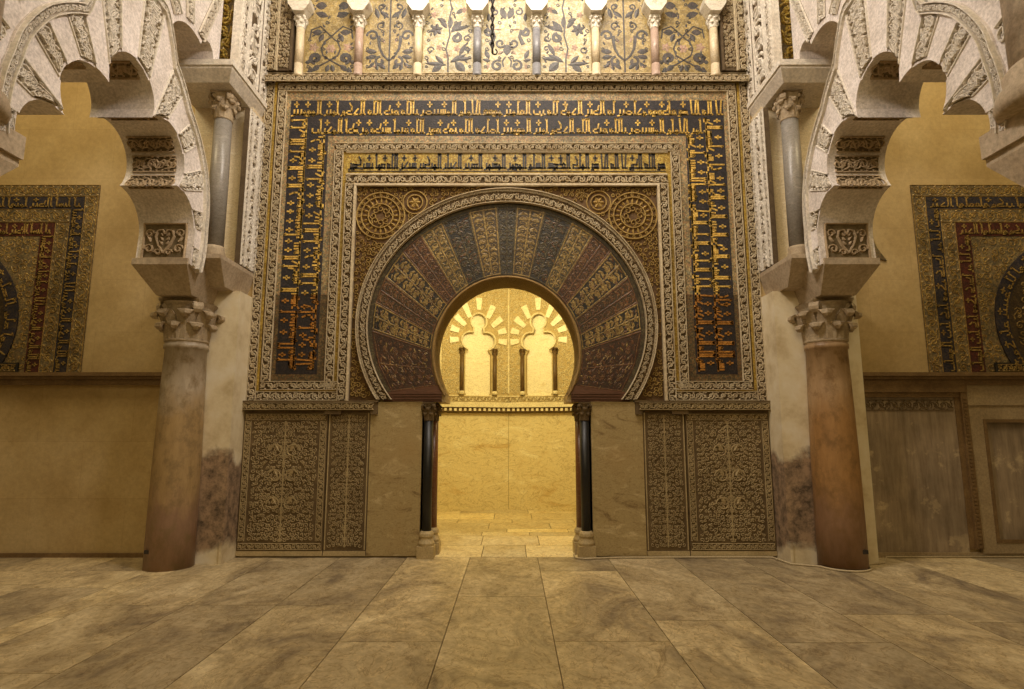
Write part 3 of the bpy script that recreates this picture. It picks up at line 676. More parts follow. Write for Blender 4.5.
for s,side in ((-1,'left'),(1,'right')):
    cx,cy=s*3.735,6.80
    t=thing('marble_column','%s marble column carrying the lobed arch beside the mosaic wall'%('orange and grey stained' if s<0 else 'amber brown'),'column',(cx,cy,0))
    m=MB(); m.lathe(cx,cy,[(0,.252),(.5,.252),(1.2,.246),(2.0,.230),(2.42,.218),(2.425,.234),(2.475,.234),(2.48,.22),(2.51,.228)],48); m.build('shaft','col_left' if s<0 else 'col_right',t,True)
    m=MB(); m.box(lambda u,v,d:Vector((cx+u,cy-d,v)),(-.12 if s<0 else .13)-.03,(-.12 if s<0 else .13)+.03,.18,.22,.18,.232); m.build('metal_socket','dark_iron',t)
    m=MB(); capital(m,cx,cy,2.51,3.00,.212,.28,8,32); m.build('capital','cap_stone',t)
    # impost block of the lobed arch
    m=MB(); xa,xb=sorted((s*4.04,s*3.44)); frustum(m,(min(s*3.93,s*3.53),max(s*3.93,s*3.53),6.45,7.05),(xa,xb,6.15,7.2),3.0,3.27,.07)
    tag(m.build('impost_block','impost_stone'),'tapered stone impost block on the %s column capital'%side,'impost block','impost blocks of the lobed arches')
    # pier
    out=3.98 if s<0 else 4.22
    m=MB(); P=lambda u,v,d,s=s: Vector((s*u,W-d,v)); m.box(P,3.22,out,0,3.16,0,.36)
    m.box(P,3.22,3.25,0,.25,.36,.38)
    pr=m.build('stone_pier','pier'); tag(pr,'worn whitewashed pier behind the %s column, dark stained at the foot'%side,'pier')
    m=MB(); m.box(P,3.24,3.98,3.45,5.58,0,.30); um=m.build('stone_pier','shaft_cream'); tag(um,'cream marble faced upper pier behind the %s grey colonnette'%side,'pier')
    # second, lower corbel
    m=MB(); frustum(m,(min(s*3.30,s*3.75),max(s*3.30,s*3.75),6.72,W),(min(s*3.22,s*3.85),max(s*3.22,s*3.85),6.42,W),3.16,3.42,.05)
    tag(m.build('corbel_block','impost_stone'),'angular stone corbel under the %s grey colonnette'%side,'corbel')
    t=thing('grey_colonnette','slim grey marble colonnette standing on the corbel at %s'%side,'column',(s*3.46,6.72,3.47))
    m=MB(); m.lathe(s*3.46,6.72,[(3.47,.125),(3.55,.13),(3.60,.115),(3.64,.12)],24); m.build('base','cap_stone',t,True)
    m=MB(); m.lathe(s*3.46,6.72,[(3.6,.105),(4.5,.106),(5.25,.098)],24); m.build('shaft','grey_shaft',t,True)
    m=MB(); capital(m,s*3.46,6.72,5.24,5.57,.098,.15,6,16); m.build('capital','cap_stone',t)
    m=MB(); frustum(m,(min(s*3.28,s*3.98),max(s*3.28,s*3.98),6.44,W),(min(s*3.21,s*4.05),max(s*3.21,s*4.05),6.34,W),5.57,5.69,.04); m.box(P,3.19,4.06,5.72,5.79,0,.98)
    tag(m.build('upper_impost','stucco_white'),'pale moulded impost above the %s grey colonnette'%side,'impost block')
    # side strip: carved bands between pier and main wall
    PX=FX(s*3.235,-s)
    t=thing('carved_side_strip','upright carved stucco strip on the %s flank between mosaic frame and colonnette'%side,'wall decoration',(s*3.23,7.0,3.47))
    for (za,zb) in ((3.48,5.50),(5.82,8.0)):
        b=MB(); ya=6.88 if za<5 else 6.49; b.box(PX,ya,W,za,zb,-.05,.012); o=b.build('panel','stucco_ground',t)
        r=MB()
        Q=lambda u,v,d: PX(v,u,d)
        w_=W-ya
        scroll(r,Q,zb-za,w_*.22,.012,.03,u0=za,v0=ya+.01); scroll(r,Q,zb-za,w_*.40,.012,.034,u0=za,v0=ya+w_*.27); scroll(r,Q,zb-za,w_*.22,.012,.03,u0=za,v0=ya+w_*.75)
        r.build('scroll_relief','stucco_white',o)
    # upper wall above impost
    m=MB(); m.box(P,3.25,3.98,5.79,8.4,0,.72); m.box(P,3.215,3.31,5.79,8.4,.70,.82)
    um=m.build('stone_pier','stucco_white'); tag(um,'upper pier above the %s moulded impost with a gilded scroll strip'%side,'pier')
    b=MB(); PF=lambda u,v,d,s=s: Vector((s*u,W-.72-d,v)); b.box(PF,3.31,3.60,5.82,8.3,0,.01); o=b.build('gilded_panel','arch_ground',um); o['label']='gilded scroll strip'
    r=MB(); scroll(r,lambda u,v,d: PF(3.31+v,u,d),2.4,.28,.01,.035,u0=5.84,pitch=.2); r.build('scroll_relief','gold_field',o)
# ------------------------------------------------------------ lobed arches running towards the camera
CY,CZ=5.0,3.64
EXT=[(-18,1.42),(5,1.42),(29,1.52),(55,1.57),(70,1.72),(80,2.1),(104,2.1),(111,1.66),(117,1.46),(135,1.44),(152,1.39),(160,1.35),(198,1.30)]
def rout(t):
    for (a,ra),(b_,rb) in zip(EXT,EXT[1:]):
        if a<=t<=b_: return ra+(rb-ra)*(t-a)/(b_-a)
    return EXT[0][1] if t<0 else EXT[-1][1]
LOB=[(5.80,3.62,.40),(5.553,4.242,.348),(5.0,4.58,.321),(4.54,4.15,.35),(4.16,3.64,.30)]
CUS=[24.9,70,110.1,158]
def rin(t):
    if t<-1: x=1.20; return x/math.cos(math.radians(t))*(1-.0012*(-1-t))
    if t>186: x=1.13; return x/abs(math.cos(math.radians(t)))
    i=sum(t>c for c in CUS); cx,cz,r=LOB[i]; cx-=CY; cz-=CZ; a=math.radians(t); dx,dz=math.cos(a),math.sin(a)
    b_=dx*cx+dz*cz; q=b_*b_-(cx*cx+cz*cz-r*r); return b_+math.sqrt(max(q,0))
def pt(t,r): a=math.radians(t); return (CY+r*math.cos(a),CZ+r*math.sin(a))
for s,side in ((-1,'left'),(1,'right')):
    F0=3.42; TK=.60
    PX=lambda u,v,d,s=s: Vector((s*(F0-d),u,v))    # d<0 goes away from the middle
    la=thing('lobed_arch','five-lobed arch of plain and carved voussoirs springing from the %s column'%side,'arch',(s*3.72,CY,3.33))
    N=21; st=203/N
    for k in range(N):
        t0,t1_=-17+k*st,-17+(k+1)*st; n=8
        ts=sorted(set([t0+(t1_-t0)*i/n for i in range(n+1)]+[c for c in CUS if t0<c<t1_]))
        carved=k%2==0; fd=0 if carved else .012
        A=[pt(t,rin(t)) for t in ts]; B=[pt(t,rout(t)) for t in ts]
        m=MB(); m.rings([[PX(*p,-TK) for p in A],[PX(*p,fd) for p in A],[PX(*p,fd) for p in B],[PX(*p,-TK) for p in B]],False)
        m.quadstrip([PX(*p,-TK) for p in B],[PX(*p,-TK) for p in A])
        for e in (0,-1): m.f.append(tuple(range(len(m.v),len(m.v)+4))); m.v+=[PX(*A[e],-TK),PX(*A[e],fd),PX(*B[e],fd),PX(*B[e],-TK)]
        vo=m.build('voussoir','arch_plain',la)
        if carved:
            def PV(u,v,d,t0=t0,t1_=t1_):   # u radial 0..1, v angular 0..1
                t=t0+(t1_-t0)*v; a,b_=rin(t)+.03,rout(t)-.11; return PX(*pt(t,a+(b_-a)*u),d)
            g=MB(); n=6; g.rings([[PV(i/n,.03,.0) for i in range(n+1)],[PV(i/n,.03,.004) for i in range(n+1)],[PV(i/n,.97,.004) for i in range(n+1)],[PV(i/n,.97,0) for i in range(n+1)]],False)
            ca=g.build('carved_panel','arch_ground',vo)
            tm=(t0+t1_)/2; Lr=max(.1,rout(tm)-rin(tm)-.14); Wr=.17
            r=MB(); scroll(r,lambda u,v,d: PV(u/Lr,v/Wr,d),Lr,Wr,.004,.024,u0=0,pitch=.095,sw=.017)
            scroll(r,lambda u,v,d: PV(u/Lr,v/Wr,d),Lr,Wr*.6,.004,.020,u0=0,v0=Wr*.2,pitch=.07,sw=.014,edge=False)
            r.build('scroll_relief','stucco_white',ca)
        # soffit: one carved block on every lobe side
        if (carved or k in (5,)) and 2<k<16:
            def PS(u,v,d,t0=t0,t1_=t1_):   # u across the thickness, v along the curve
                t=t0+(t1_-t0)*(.08+.84*v); return PX(*pt(t,rin(t)-d),-u)
            g=MB(); n=6; g.rings([[PS(.07,i/n,.0) for i in range(n+1)],[PS(.07,i/n,.004) for i in range(n+1)],[PS(.53,i/n,.004) for i in range(n+1)],[PS(.53,i/n,0) for i in range(n+1)]],False)
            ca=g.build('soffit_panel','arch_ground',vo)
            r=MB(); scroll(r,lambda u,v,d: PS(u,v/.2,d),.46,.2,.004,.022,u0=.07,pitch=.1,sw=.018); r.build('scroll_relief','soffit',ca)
    # carved outer moulding
    m=MB(); n=110
    ts=[-17+203*i/n for i in range(n+1)]
    def PE(u,v,d): t=-17+203*u; return PX(*pt(t,rout(t)-.085+v),d)
    for v in (.0,.075): m.ribbon(PE,[(i/n,v) for i in range(n+1)],.016,.0,.045)
    L_=5.2; scroll(m,lambda u,v,d: PE(u/L_,v,d),L_,.06,.0,.035,v0=.008,edge=False,pitch=.06,sw=.014)
    m.build('carved_moulding','stucco_white',la)
    # big heart panel at the springing
    def PS(u,v,d): t=-15+v/.42*20; return PX(*pt(t,rin(t)-d),-u)
    g=MB(); n=8; g.rings([[PS(.06,.42*i/n,.0) for i in range(n+1)],[PS(.06,.42*i/n,.004) for i in range(n+1)],[PS(.54,.42*i/n,.004) for i in range(n+1)],[PS(.54,.42*i/n,0) for i in range(n+1)]],False)
    hp=g.build('soffit_panel','arch_ground',la); r=MB()
    for (u0_,v0_,u1_,v1_) in ((.07,.01,.53,.01),(.07,.41,.53,.41),(.07,.01,.07,.41),(.53,.01,.53,.41)): r.ribbon(PS,[(u0_+(u1_-u0_)*i/6,v0_+(v1_-v0_)*i/6) for i in range(7)],.02,.004,.026)
    for q in (-1,1):
        r.ribbon(PS,[(.30,.07),(.30+q*.06,.16),(.30+q*.10,.26),(.30+q*.08,.33),(.30+q*.03,.34),(.30,.29)],.022,.004,.03)
        r.ribbon(PS,spiral(.30+q*.16,.12,.055,.015,PI/2-q*PI/2,q*1.2,10),.02,.004,.026); r.ribbon(PS,spiral(.30+q*.17,.30,.05,.015,PI/2+q*PI/2,-q*1.2,10),.02,.004,.026)
        r.ribbon(PS,spiral(.30+q*.06,.08,.04,.012,PI/2-q*PI/2,q*1.1,8),.018,.004,.026); r.leaf(PS,.30+q*.15,.20,PI/2-q*.5,.09,.04,.004,.028)
        for e_ in range(3): r.leaf(PS,.30+q*.02,.17+.05*e_,PI/2-q*.6,.05,.035,.004,.03)
    r.build('heart_scroll_relief','soffit',hp)
    # upper interlaced wall and lobes
    up=thing('upper_lobed_arch','interlaced upper arch and carved stucco spandrel above the %s lobed arch'%side,'arch',(s*3.72,CY,5.8))
    ext=[pt(t,rout(t)) for t in [180-i*2 for i in range(0,60)] if True]
    ext=[pt(t,rout(t)) for t in range(188,67,-3)]
    lc=(5.87,5.44); lob=[(lc[0]+.40*math.cos(a),lc[1]+.40*math.sin(a)) for a in [math.radians(170-i*9) for i in range(13)]]
    lob=[p for p in lob if math.hypot(p[0]-CY,p[1]-CZ)>rout(math.degrees(math.atan2(p[1]-CZ,p[0]-CY)))]
    poly=[(3.2,8.4),(3.2,3.45)]+ext[0:]+lob+[(6.09,5.87),(6.16,5.925),(6.24,5.93),(6.31,5.88),(6.33,5.80),(6.46,5.80),(6.46,8.4)]
    m=MB(); m.prism(PX,poly,-TK,-.012); slabo=m.build('arch_wall','arch_plain',up)
    g=MB(); r=MB()
    for (c0,a0,a1,r0,r1,wd) in (((5.87,5.44),68,68,.46,1.3,.13),((5.87,5.44),98,98,.46,1.3,.14),((5.87,5.44),128,128,.46,1.6,.16),
        ((CY,CZ),100,100,1.78,2.5,.2),((CY,CZ),122,122,1.52,2.4,.2),((CY,CZ),140,140,1.50,2.4,.22),((CY,CZ),158,158,1.42,2.1,.2),((CY,CZ),172,172,1.38,1.9,.18)):
        a=math.radians(a0); dx,dz=math.cos(a),math.sin(a); nx,nz=-dz,dx
        def PR(u,v,d,c0=c0,dx=dx,dz=dz,nx=nx,nz=nz,r0=r0,wd=wd): return PX(min(c0[0]+dx*(r0+u)+nx*(v-wd/2),6.44),c0[1]+dz*(r0+u)+nz*(v-wd/2),d)
        g.box(PR,0,r1-r0,0,wd,-.02,-.006); scroll(r,PR,r1-r0,wd,-.006,.014,pitch=.1,sw=.018)
    ca=g.build('carved_panel','arch_ground',up); r.build('scroll_relief','stucco_white',ca)
    # near impost and columns, mostly outside the frame
    m=MB(); frustum(m,(min(s*3.93,s*3.50),max(s*3.93,s*3.50),2.95,3.72),(min(s*4.06,s*3.42),max(s*4.06,s*3.42),2.7,3.93),3.08,3.34,.05)
    m.box(lambda u,v,d:Vector((s*u,v,d)),3.39,4.08,2.7,3.93,3.39,3.56)
    tag(m.build('impost_block','impost_stone'),'near stone impost at the %s edge of the view'%side,'impost block')
    t=thing('marble_column','near marble column at the %s edge, only its capital side in view'%side,'column',(s*3.72,3.32,0))
    m=MB(); m.lathe(s*3.72,3.32,[(0,.278),(1.2,.275),(2.40,.252),(2.45,.27)],40); m.build('shaft','col_right',t,True)
    m=MB(); capital(m,s*3.72,3.32,2.47,3.05,.252,.36,8,24); m.build('capital','cap_stone',t)
    t=thing('upper_column','pale mottled column standing on the near %s impost'%side,'column',(s*3.62,3.5,3.56))
    m=MB(); m.lathe(s*3.62,3.5,[(3.56,.35),(3.62,.37),(3.70,.35),(3.75,.30),(3.82,.31),(3.86,.28)],32); m.build('base','impost_stone',t,True)
    m=MB(); m.lathe(s*3.62,3.5,[(3.84,.26),(6.4,.25)],32); m.build('shaft','mottled',t,True)
# ------------------------------------------------------------ blind arcade above the frame
ar=thing('blind_arcade','row of white lobed arch springers over colonnettes along the top of the mosaic frame','arcade',(0,W,7.0))
XC=[(-2.78+i*.794) for i in range(8)]
sc=['shaft_cream','shaft_pink','shaft_cream','shaft_blue','shaft_blue','shaft_cream','shaft_pink','shaft_cream']
scn=['cream','rose','cream','blue-grey','blue-grey','cream','rose','cream']
wh=['leftmost','second from the left','third from the left','fourth from the left, near the hanging chain','fourth from the right','third from the right','second from the right','rightmost']
for i,x in enumerate(XC):
    t=thing('arcade_colonnette','small %s marble colonnette in the blind arcade, %s'%(scn[i],wh[i]),'column',(x,W-.07,6.24),'colonnettes of the blind arcade')
    m=MB(); m.lathe(x,W-.07,[(6.148,.064),(6.175,.064),(6.185,.057),(6.33,.055)],16); m.build('base',sc[i],t,True)
    m=MB(); m.lathe(x,W-.07,[(6.32,.055),(6.85,.052)],16); m.build('shaft',sc[i],t,True)
    m=MB(); capital(m,x,W-.07,6.85,7.03,.052,.078,6,12); m.build('capital','marble_white',t)
    P=FY(W,1,x); m=MB()
    m.prism(P,[(-.07,7.03),(.07,7.03),(.145,7.14),(.15,7.19),(.12,7.27),(.09,7.33),(.08,7.40),(.10,7.46),(-.10,7.46),(-.08,7.40),(-.09,7.33),(-.12,7.27),(-.15,7.19),(-.145,7.14)],.0,.20)
    sp=m.build('arch_springer','marble_white',ar); q=MB(); q.box(P,-.10,.10,7.185,7.195,.20,.208)
    q.ribbon(P,spiral(0,7.27,.05,.02,0,1,8),.012,.20,.208); q.build('carved_lines','stucco',sp)
m=MB(); m.prism(lambda u,v,d: WALL(d,v,u),[(.0,6.132),(.108,6.06),(.108,6.148),(.0,6.148)],-3.2,3.2); sl=m.build('carved_sill','stucco_ground',ar)
m=MB(); scroll(m,WALL,6.4,.086,.108,.122,u0=-3.2,v0=6.061); m.build('scroll_relief','stucco',sl)
m=MB(); m.prism(WALL,[(-3.1,7.46),(3.1,7.46),(3.1,8.4),(-3.1,8.4)],0,.2); m.build('arcade_wall','marble_white',ar)
for k in range(7):
    x=(XC[k]+XC[k+1])/2
    for q in (-1,1):
        pass
class VB(MB):
    def leaf(s,P,x,y,a,L,W,d0,d1,bend=0): MB.leaf(s,P,x,y,a,L*1.1,W*1.35,d0,d1,bend)
    def ribbon(s,P,pts,w,d0,d1,w1=None,top=.8): MB.ribbon(s,P,pts,max(w,.02)*1.1 if w<.03 else w,d0,d1,w1,top)
class FB:
    def __init__(s): s.d={}
    def leaf(s,P,x,y,*a): s.d.setdefault((round(x,2),round(y,2)),MB()).leaf(P,x,y,*a)
    def build(s,name,mat,parent):
        for m_ in s.d.values(): m_.build(name,mat,parent)
def comma(mb,P,x,y,r,a0,turn,w0,w1,d0,d1,n=12): mb.ribbon(P,spiral(x,y,r,r*.22,a0,turn,n),w0,d0,d1,w1,top=.9)
posn=['leftmost','second from the left','third from the left','middle','third from the right','second from the right','rightmost']
for k in range(7):
    x=(XC[k]+XC[k+1])/2; P=FY(W,1,x); g=MB(); g.box(P,-.345,.345,6.148,7.46,0,.01)
    deep=k in (0,6); des={0:0,6:0,1:1,5:1,2:2,4:3,3:4}[k]
    o=g.build('vine_mosaic_panel','arc_gold_deep' if k in(0,1,5,6) else 'arc_gold'); tag(o,'%s gold mosaic with %s, %s panel'%('deep' if k in(0,1,5,6) else 'pale',['oval knot vine','big paired curls','star flowered vine','star flowered vine','mirrored scrolls'][des],posn[k]),'mosaic panel','vine mosaic panels between the colonnettes')
    m=VB(); p=FB(); e0,e1=.01,.0145
    def pr(fn):
        for s in (-1,1): fn(s)
    if des==0:
        def f(s):
            m.ribbon(P,[(s*.30,6.26),(s*.12,6.36),(0,6.43),(-s*.10,6.50),(-s*.13,6.60),(-s*.09,6.70),(-s*.005,6.77)],.014,e0,e1)
            comma(m,P,s*.20,6.46,.075,-PI/2,s*1.1,.05,.09,e0,e1); m.leaf(P,s*.14,6.36,-PI/2+s*.8,.12,.06,e0,e1); m.leaf(P,s*.25,6.33,-PI/2+s*.2,.1,.05,e0,e1); m.leaf(P,s*.27,6.40,0 if s>0 else PI,.06,.05,e0,e1)
            m.leaf(P,s*.05,6.26,PI/2+s*.3,.1,.05,e0,e1)
            m.leaf(P,s*.12,6.84,0 if s>0 else PI,.13,.07,e0,e1); m.leaf(P,s*.11,6.82,-PI/2+s*.4,.12,.055,e0,e1); m.ribbon(P,[(0,6.78),(s*.15,6.93),(s*.27,6.88),(s*.29,6.75)],.014,e0,e1)
            m.leaf(P,s*.06,7.08,.3 if s>0 else PI-.3,.16,.07,e0,e1); m.leaf(P,s*.08,7.24,0 if s>0 else PI,.14,.09,e0,e1)
            for q in range(5): p.leaf(P,s*.23,6.62,q*1.256,.07,.05,e0,e1)
        pr(f); [p.leaf(P,0,6.6,q*1.05,.07,.05,e0,e1) for q in range(6)]
    elif des==1:
        m.ribbon(P,[(0,6.25),(0,7.40)],.018,e0,e1)
        def f(s):
            comma(m,P,s*.23,6.79,.085,PI/2-s*PI/2,s*1.1,.034,.034,e0,e1)
            m.ribbon(P,[(0,6.42),(s*.08,6.50),(s*.13,6.60),(s*.145,6.70),(s*.15,6.79)],.02,e0,e1,.05,top=.9)
            comma(m,P,s*.12,6.41,.075,PI/2,-s*.95,.035,.05,e0,e1)
            m.leaf(P,s*.17,6.55,.1 if s>0 else PI-.1,.14,.06,e0,e1); m.leaf(P,s*.17,6.49,-.2 if s>0 else PI+.2,.13,.055,e0,e1); m.leaf(P,s*.2,6.40,-.9 if s>0 else PI+.9,.1,.04,e0,e1)
            m.leaf(P,s*.05,6.30,PI/2-s*.8,.12,.05,e0,e1); m.leaf(P,s*.15,6.28,PI/2-s*.3,.09,.04,e0,e1)
            m.ribbon(P,spiral(s*.12,6.94,.06,.02,-PI/2,s*1.1,10),.016,e0,e1); m.leaf(P,s*.02,7.06,PI/2-s*.9,.15,.05,e0,e1)
            m.ribbon(P,spiral(s*.12,7.22,.05,.02,-PI/2,s*1.1,10),.018,e0,e1); m.leaf(P,s*.16,7.05,PI/2-s*.3,.15,.05,e0,e1)
            p.leaf(P,s*.07,6.68,PI/2-s*.4,.1,.03,e0,e1); p.leaf(P,s*.22,6.34,0,.05,.04,e0,e1)
        pr(f)
    elif des in (2,3):
        h=1 if des==2 else -1
        m.ribbon(P,[(0,6.25),(0,6.45),(-h*.03,6.6),(h*.02,6.8),(0,7.0),(h*.04,7.2),(0,7.4)],.018,e0,e1)
        for (lx,ly,a,L,w_) in ((-.02,6.36,PI-.1,.27,.05),(-.08,6.37,PI+.7,.16,.07),(-.06,6.38,PI-.8,.15,.05),(.03,6.40,.5,.22,.06),(.10,6.40,-.8,.17,.09),(.12,6.44,.1,.18,.05),(.15,6.5,1.1,.18,.05),(.03,6.86,.3,.25,.05),(.04,6.84,.9,.2,.07),(.02,6.90,1.5,.16,.05),(-.02,6.9,2.2,.16,.05),(-.03,7.0,2.8,.12,.05),(.1,7.12,.6,.12,.05)):
            m.leaf(P,h*lx,ly,a if h>0 else PI-a,L,w_,e0,e1)
        comma(m,P,h*.11,6.76,.07,PI/2,-h*1.1,.04,.07,e0,e1); m.ribbon(P,spiral(h*.25,6.75,.05,.015,0,h*1.1,10),.018,e0,e1)
        m.ribbon(P,spiral(-h*.24,6.58,.05,.02,0,h*1,10),.018,e0,e1); m.ribbon(P,spiral(h*.26,6.60,.04,.015,0,-h*1,10),.016,e0,e1)
        for q in range(6): m.leaf(P,-h*.17,6.88,q*PI/3+.3,.09,.04,e0,e1)
        for cx_,cz_ in ((-.12,6.62),(.12,6.60),(-.2,7.1),(.2,7.18),(-.02,6.5)):
            for q in range(5): p.leaf(P,h*cx_,cz_,q*1.256,.05,.04,e0,e1)
    else:
        def f(s):
            comma(m,P,s*.13,6.35,.085,PI/2+s*.6,-s*1.2,.03,.05,e0,e1); m.ribbon(P,[(s*.02,6.48),(s*.06,6.42),(s*.05,6.33)],.02,e0,e1)
            m.ribbon(P,spiral(s*.09,6.68,.07,.02,-PI/2-s*1.2,s*1.1,12),.028,e0,e1)
            comma(m,P,s*.24,6.84,.06,PI/2,-s*1.1,.04,.055,e0,e1); m.ribbon(P,[(s*.19,6.88),(s*.17,6.78),(s*.22,6.66)],.03,e0,e1,.06)
            m.leaf(P,s*.24,6.45,PI/2-s*.4,.13,.05,e0,e1); m.leaf(P,s*.22,6.42,s*.2+ (0 if s>0 else PI),.1,.04,e0,e1)
            m.leaf(P,s*.02,7.04,PI/2-s*.35,.17,.07,e0,e1); m.ribbon(P,spiral(s*.16,7.15,.06,.02,PI/2,-s*1.1,10),.024,e0,e1); m.leaf(P,s*.25,7.0,PI/2,.12,.04,e0,e1)
            p.leaf(P,s*.12,6.52,s*1+PI/2,.08,.05,e0,e1); p.leaf(P,s*.08,6.88,.1 if s>0 else PI-.1,.09,.03,e0,e1); p.leaf(P,s*.26,6.3,PI/2,.08,.05,e0,e1)
        pr(f); m.leaf(P,0,6.50,PI/2,.15,.08,e0,e1)
    for s_ in (-1,1):
        random.seed(k*7+1 if des!=3 else 2*7+1)
        for q in range(9):
            zz=6.34+.13*q; xx=random.choice((.06,.29,.27,.1)); r_=random.uniform(.022,.034)
            MB.ribbon(m,P,spiral(s_*xx,zz,r_,r_*.3,random.uniform(0,6) if s_>0 else 0,s_*1.1,8),.013,e0,e1,top=.9)
            MB.leaf(m,P,s_*xx*.9,zz+.05,PI/2-s_*random.uniform(-1,1),.06,.03,e0,e1)
    m.build('vine','arc_violet',o); p.build('flower','arc_pink',o)
for s,side in ((-1,'left'),(1,'right')):
    P=lambda u,v,d,s=s: Vector((s*u,W-d,v))
    b=MB(); b.box(P,2.87,3.24,6.25,8.4,0,.06); b.box(P,2.87,2.90,6.24,8.4,.06,.09)
    o=tag(b.build('carved_stucco_panel','stucco_ground'),'tall carved stucco panel at the %s end of the blind arcade'%side,'wall decoration')
    r=MB(); field(r,P,2.91,3.06,6.28,8.3,.05,.06,.08); r.box(P,3.065,3.08,6.24,8.4,.06,.09); scroll(r,lambda u,v,d: P(3.09+v,u,d),2.1,.13,.06,.085,u0=6.25); r.build('scroll_relief','stucco',o)
# ------------------------------------------------------------ door colonnettes
for s,side in ((-1,'left'),(1,'right')):
    for nm,x,y,r_,mt in (('black',.955,W-.02,.058,'black_marble'),('red-brown',.925,W+.24,.06,'red_marble')):
        t=thing('door_colonnette','%s marble colonnette with gilt capital in the %s door jamb'%(nm,side),'column',(s*x,y,0))
        m=MB(); m.box(lambda u,v,d:Vector((s*x+u,y-d,v)),-.10,.10,0,.14,-.10,.10)
        m.lathe(s*x,y,[(.14,.095),(.17,.10),(.20,.085),(.23,.075),(.25,.088),(.28,.085),(.31,.065)],20); m.build('base','carved_marble',t)
        m=MB(); m.lathe(s*x,y,[(.30,r_),(1.62,r_*.97)],20); m.build('shaft',mt,t,True)
        m=MB(); capital(m,s*x,y,1.62,1.835,r_*.97,.085,6,12); m.build('capital','carved_marble_ground',t)
    m=MB(); m.box(lambda u,v,d:Vector((s*u,W-d,v)),1.03,1.04,0,1.84,-.55,-.0); o=m.build('door_jamb','niche_marble'); tag(o,'golden lit marble facing of the %s doorway jamb'%side,'marble slab')
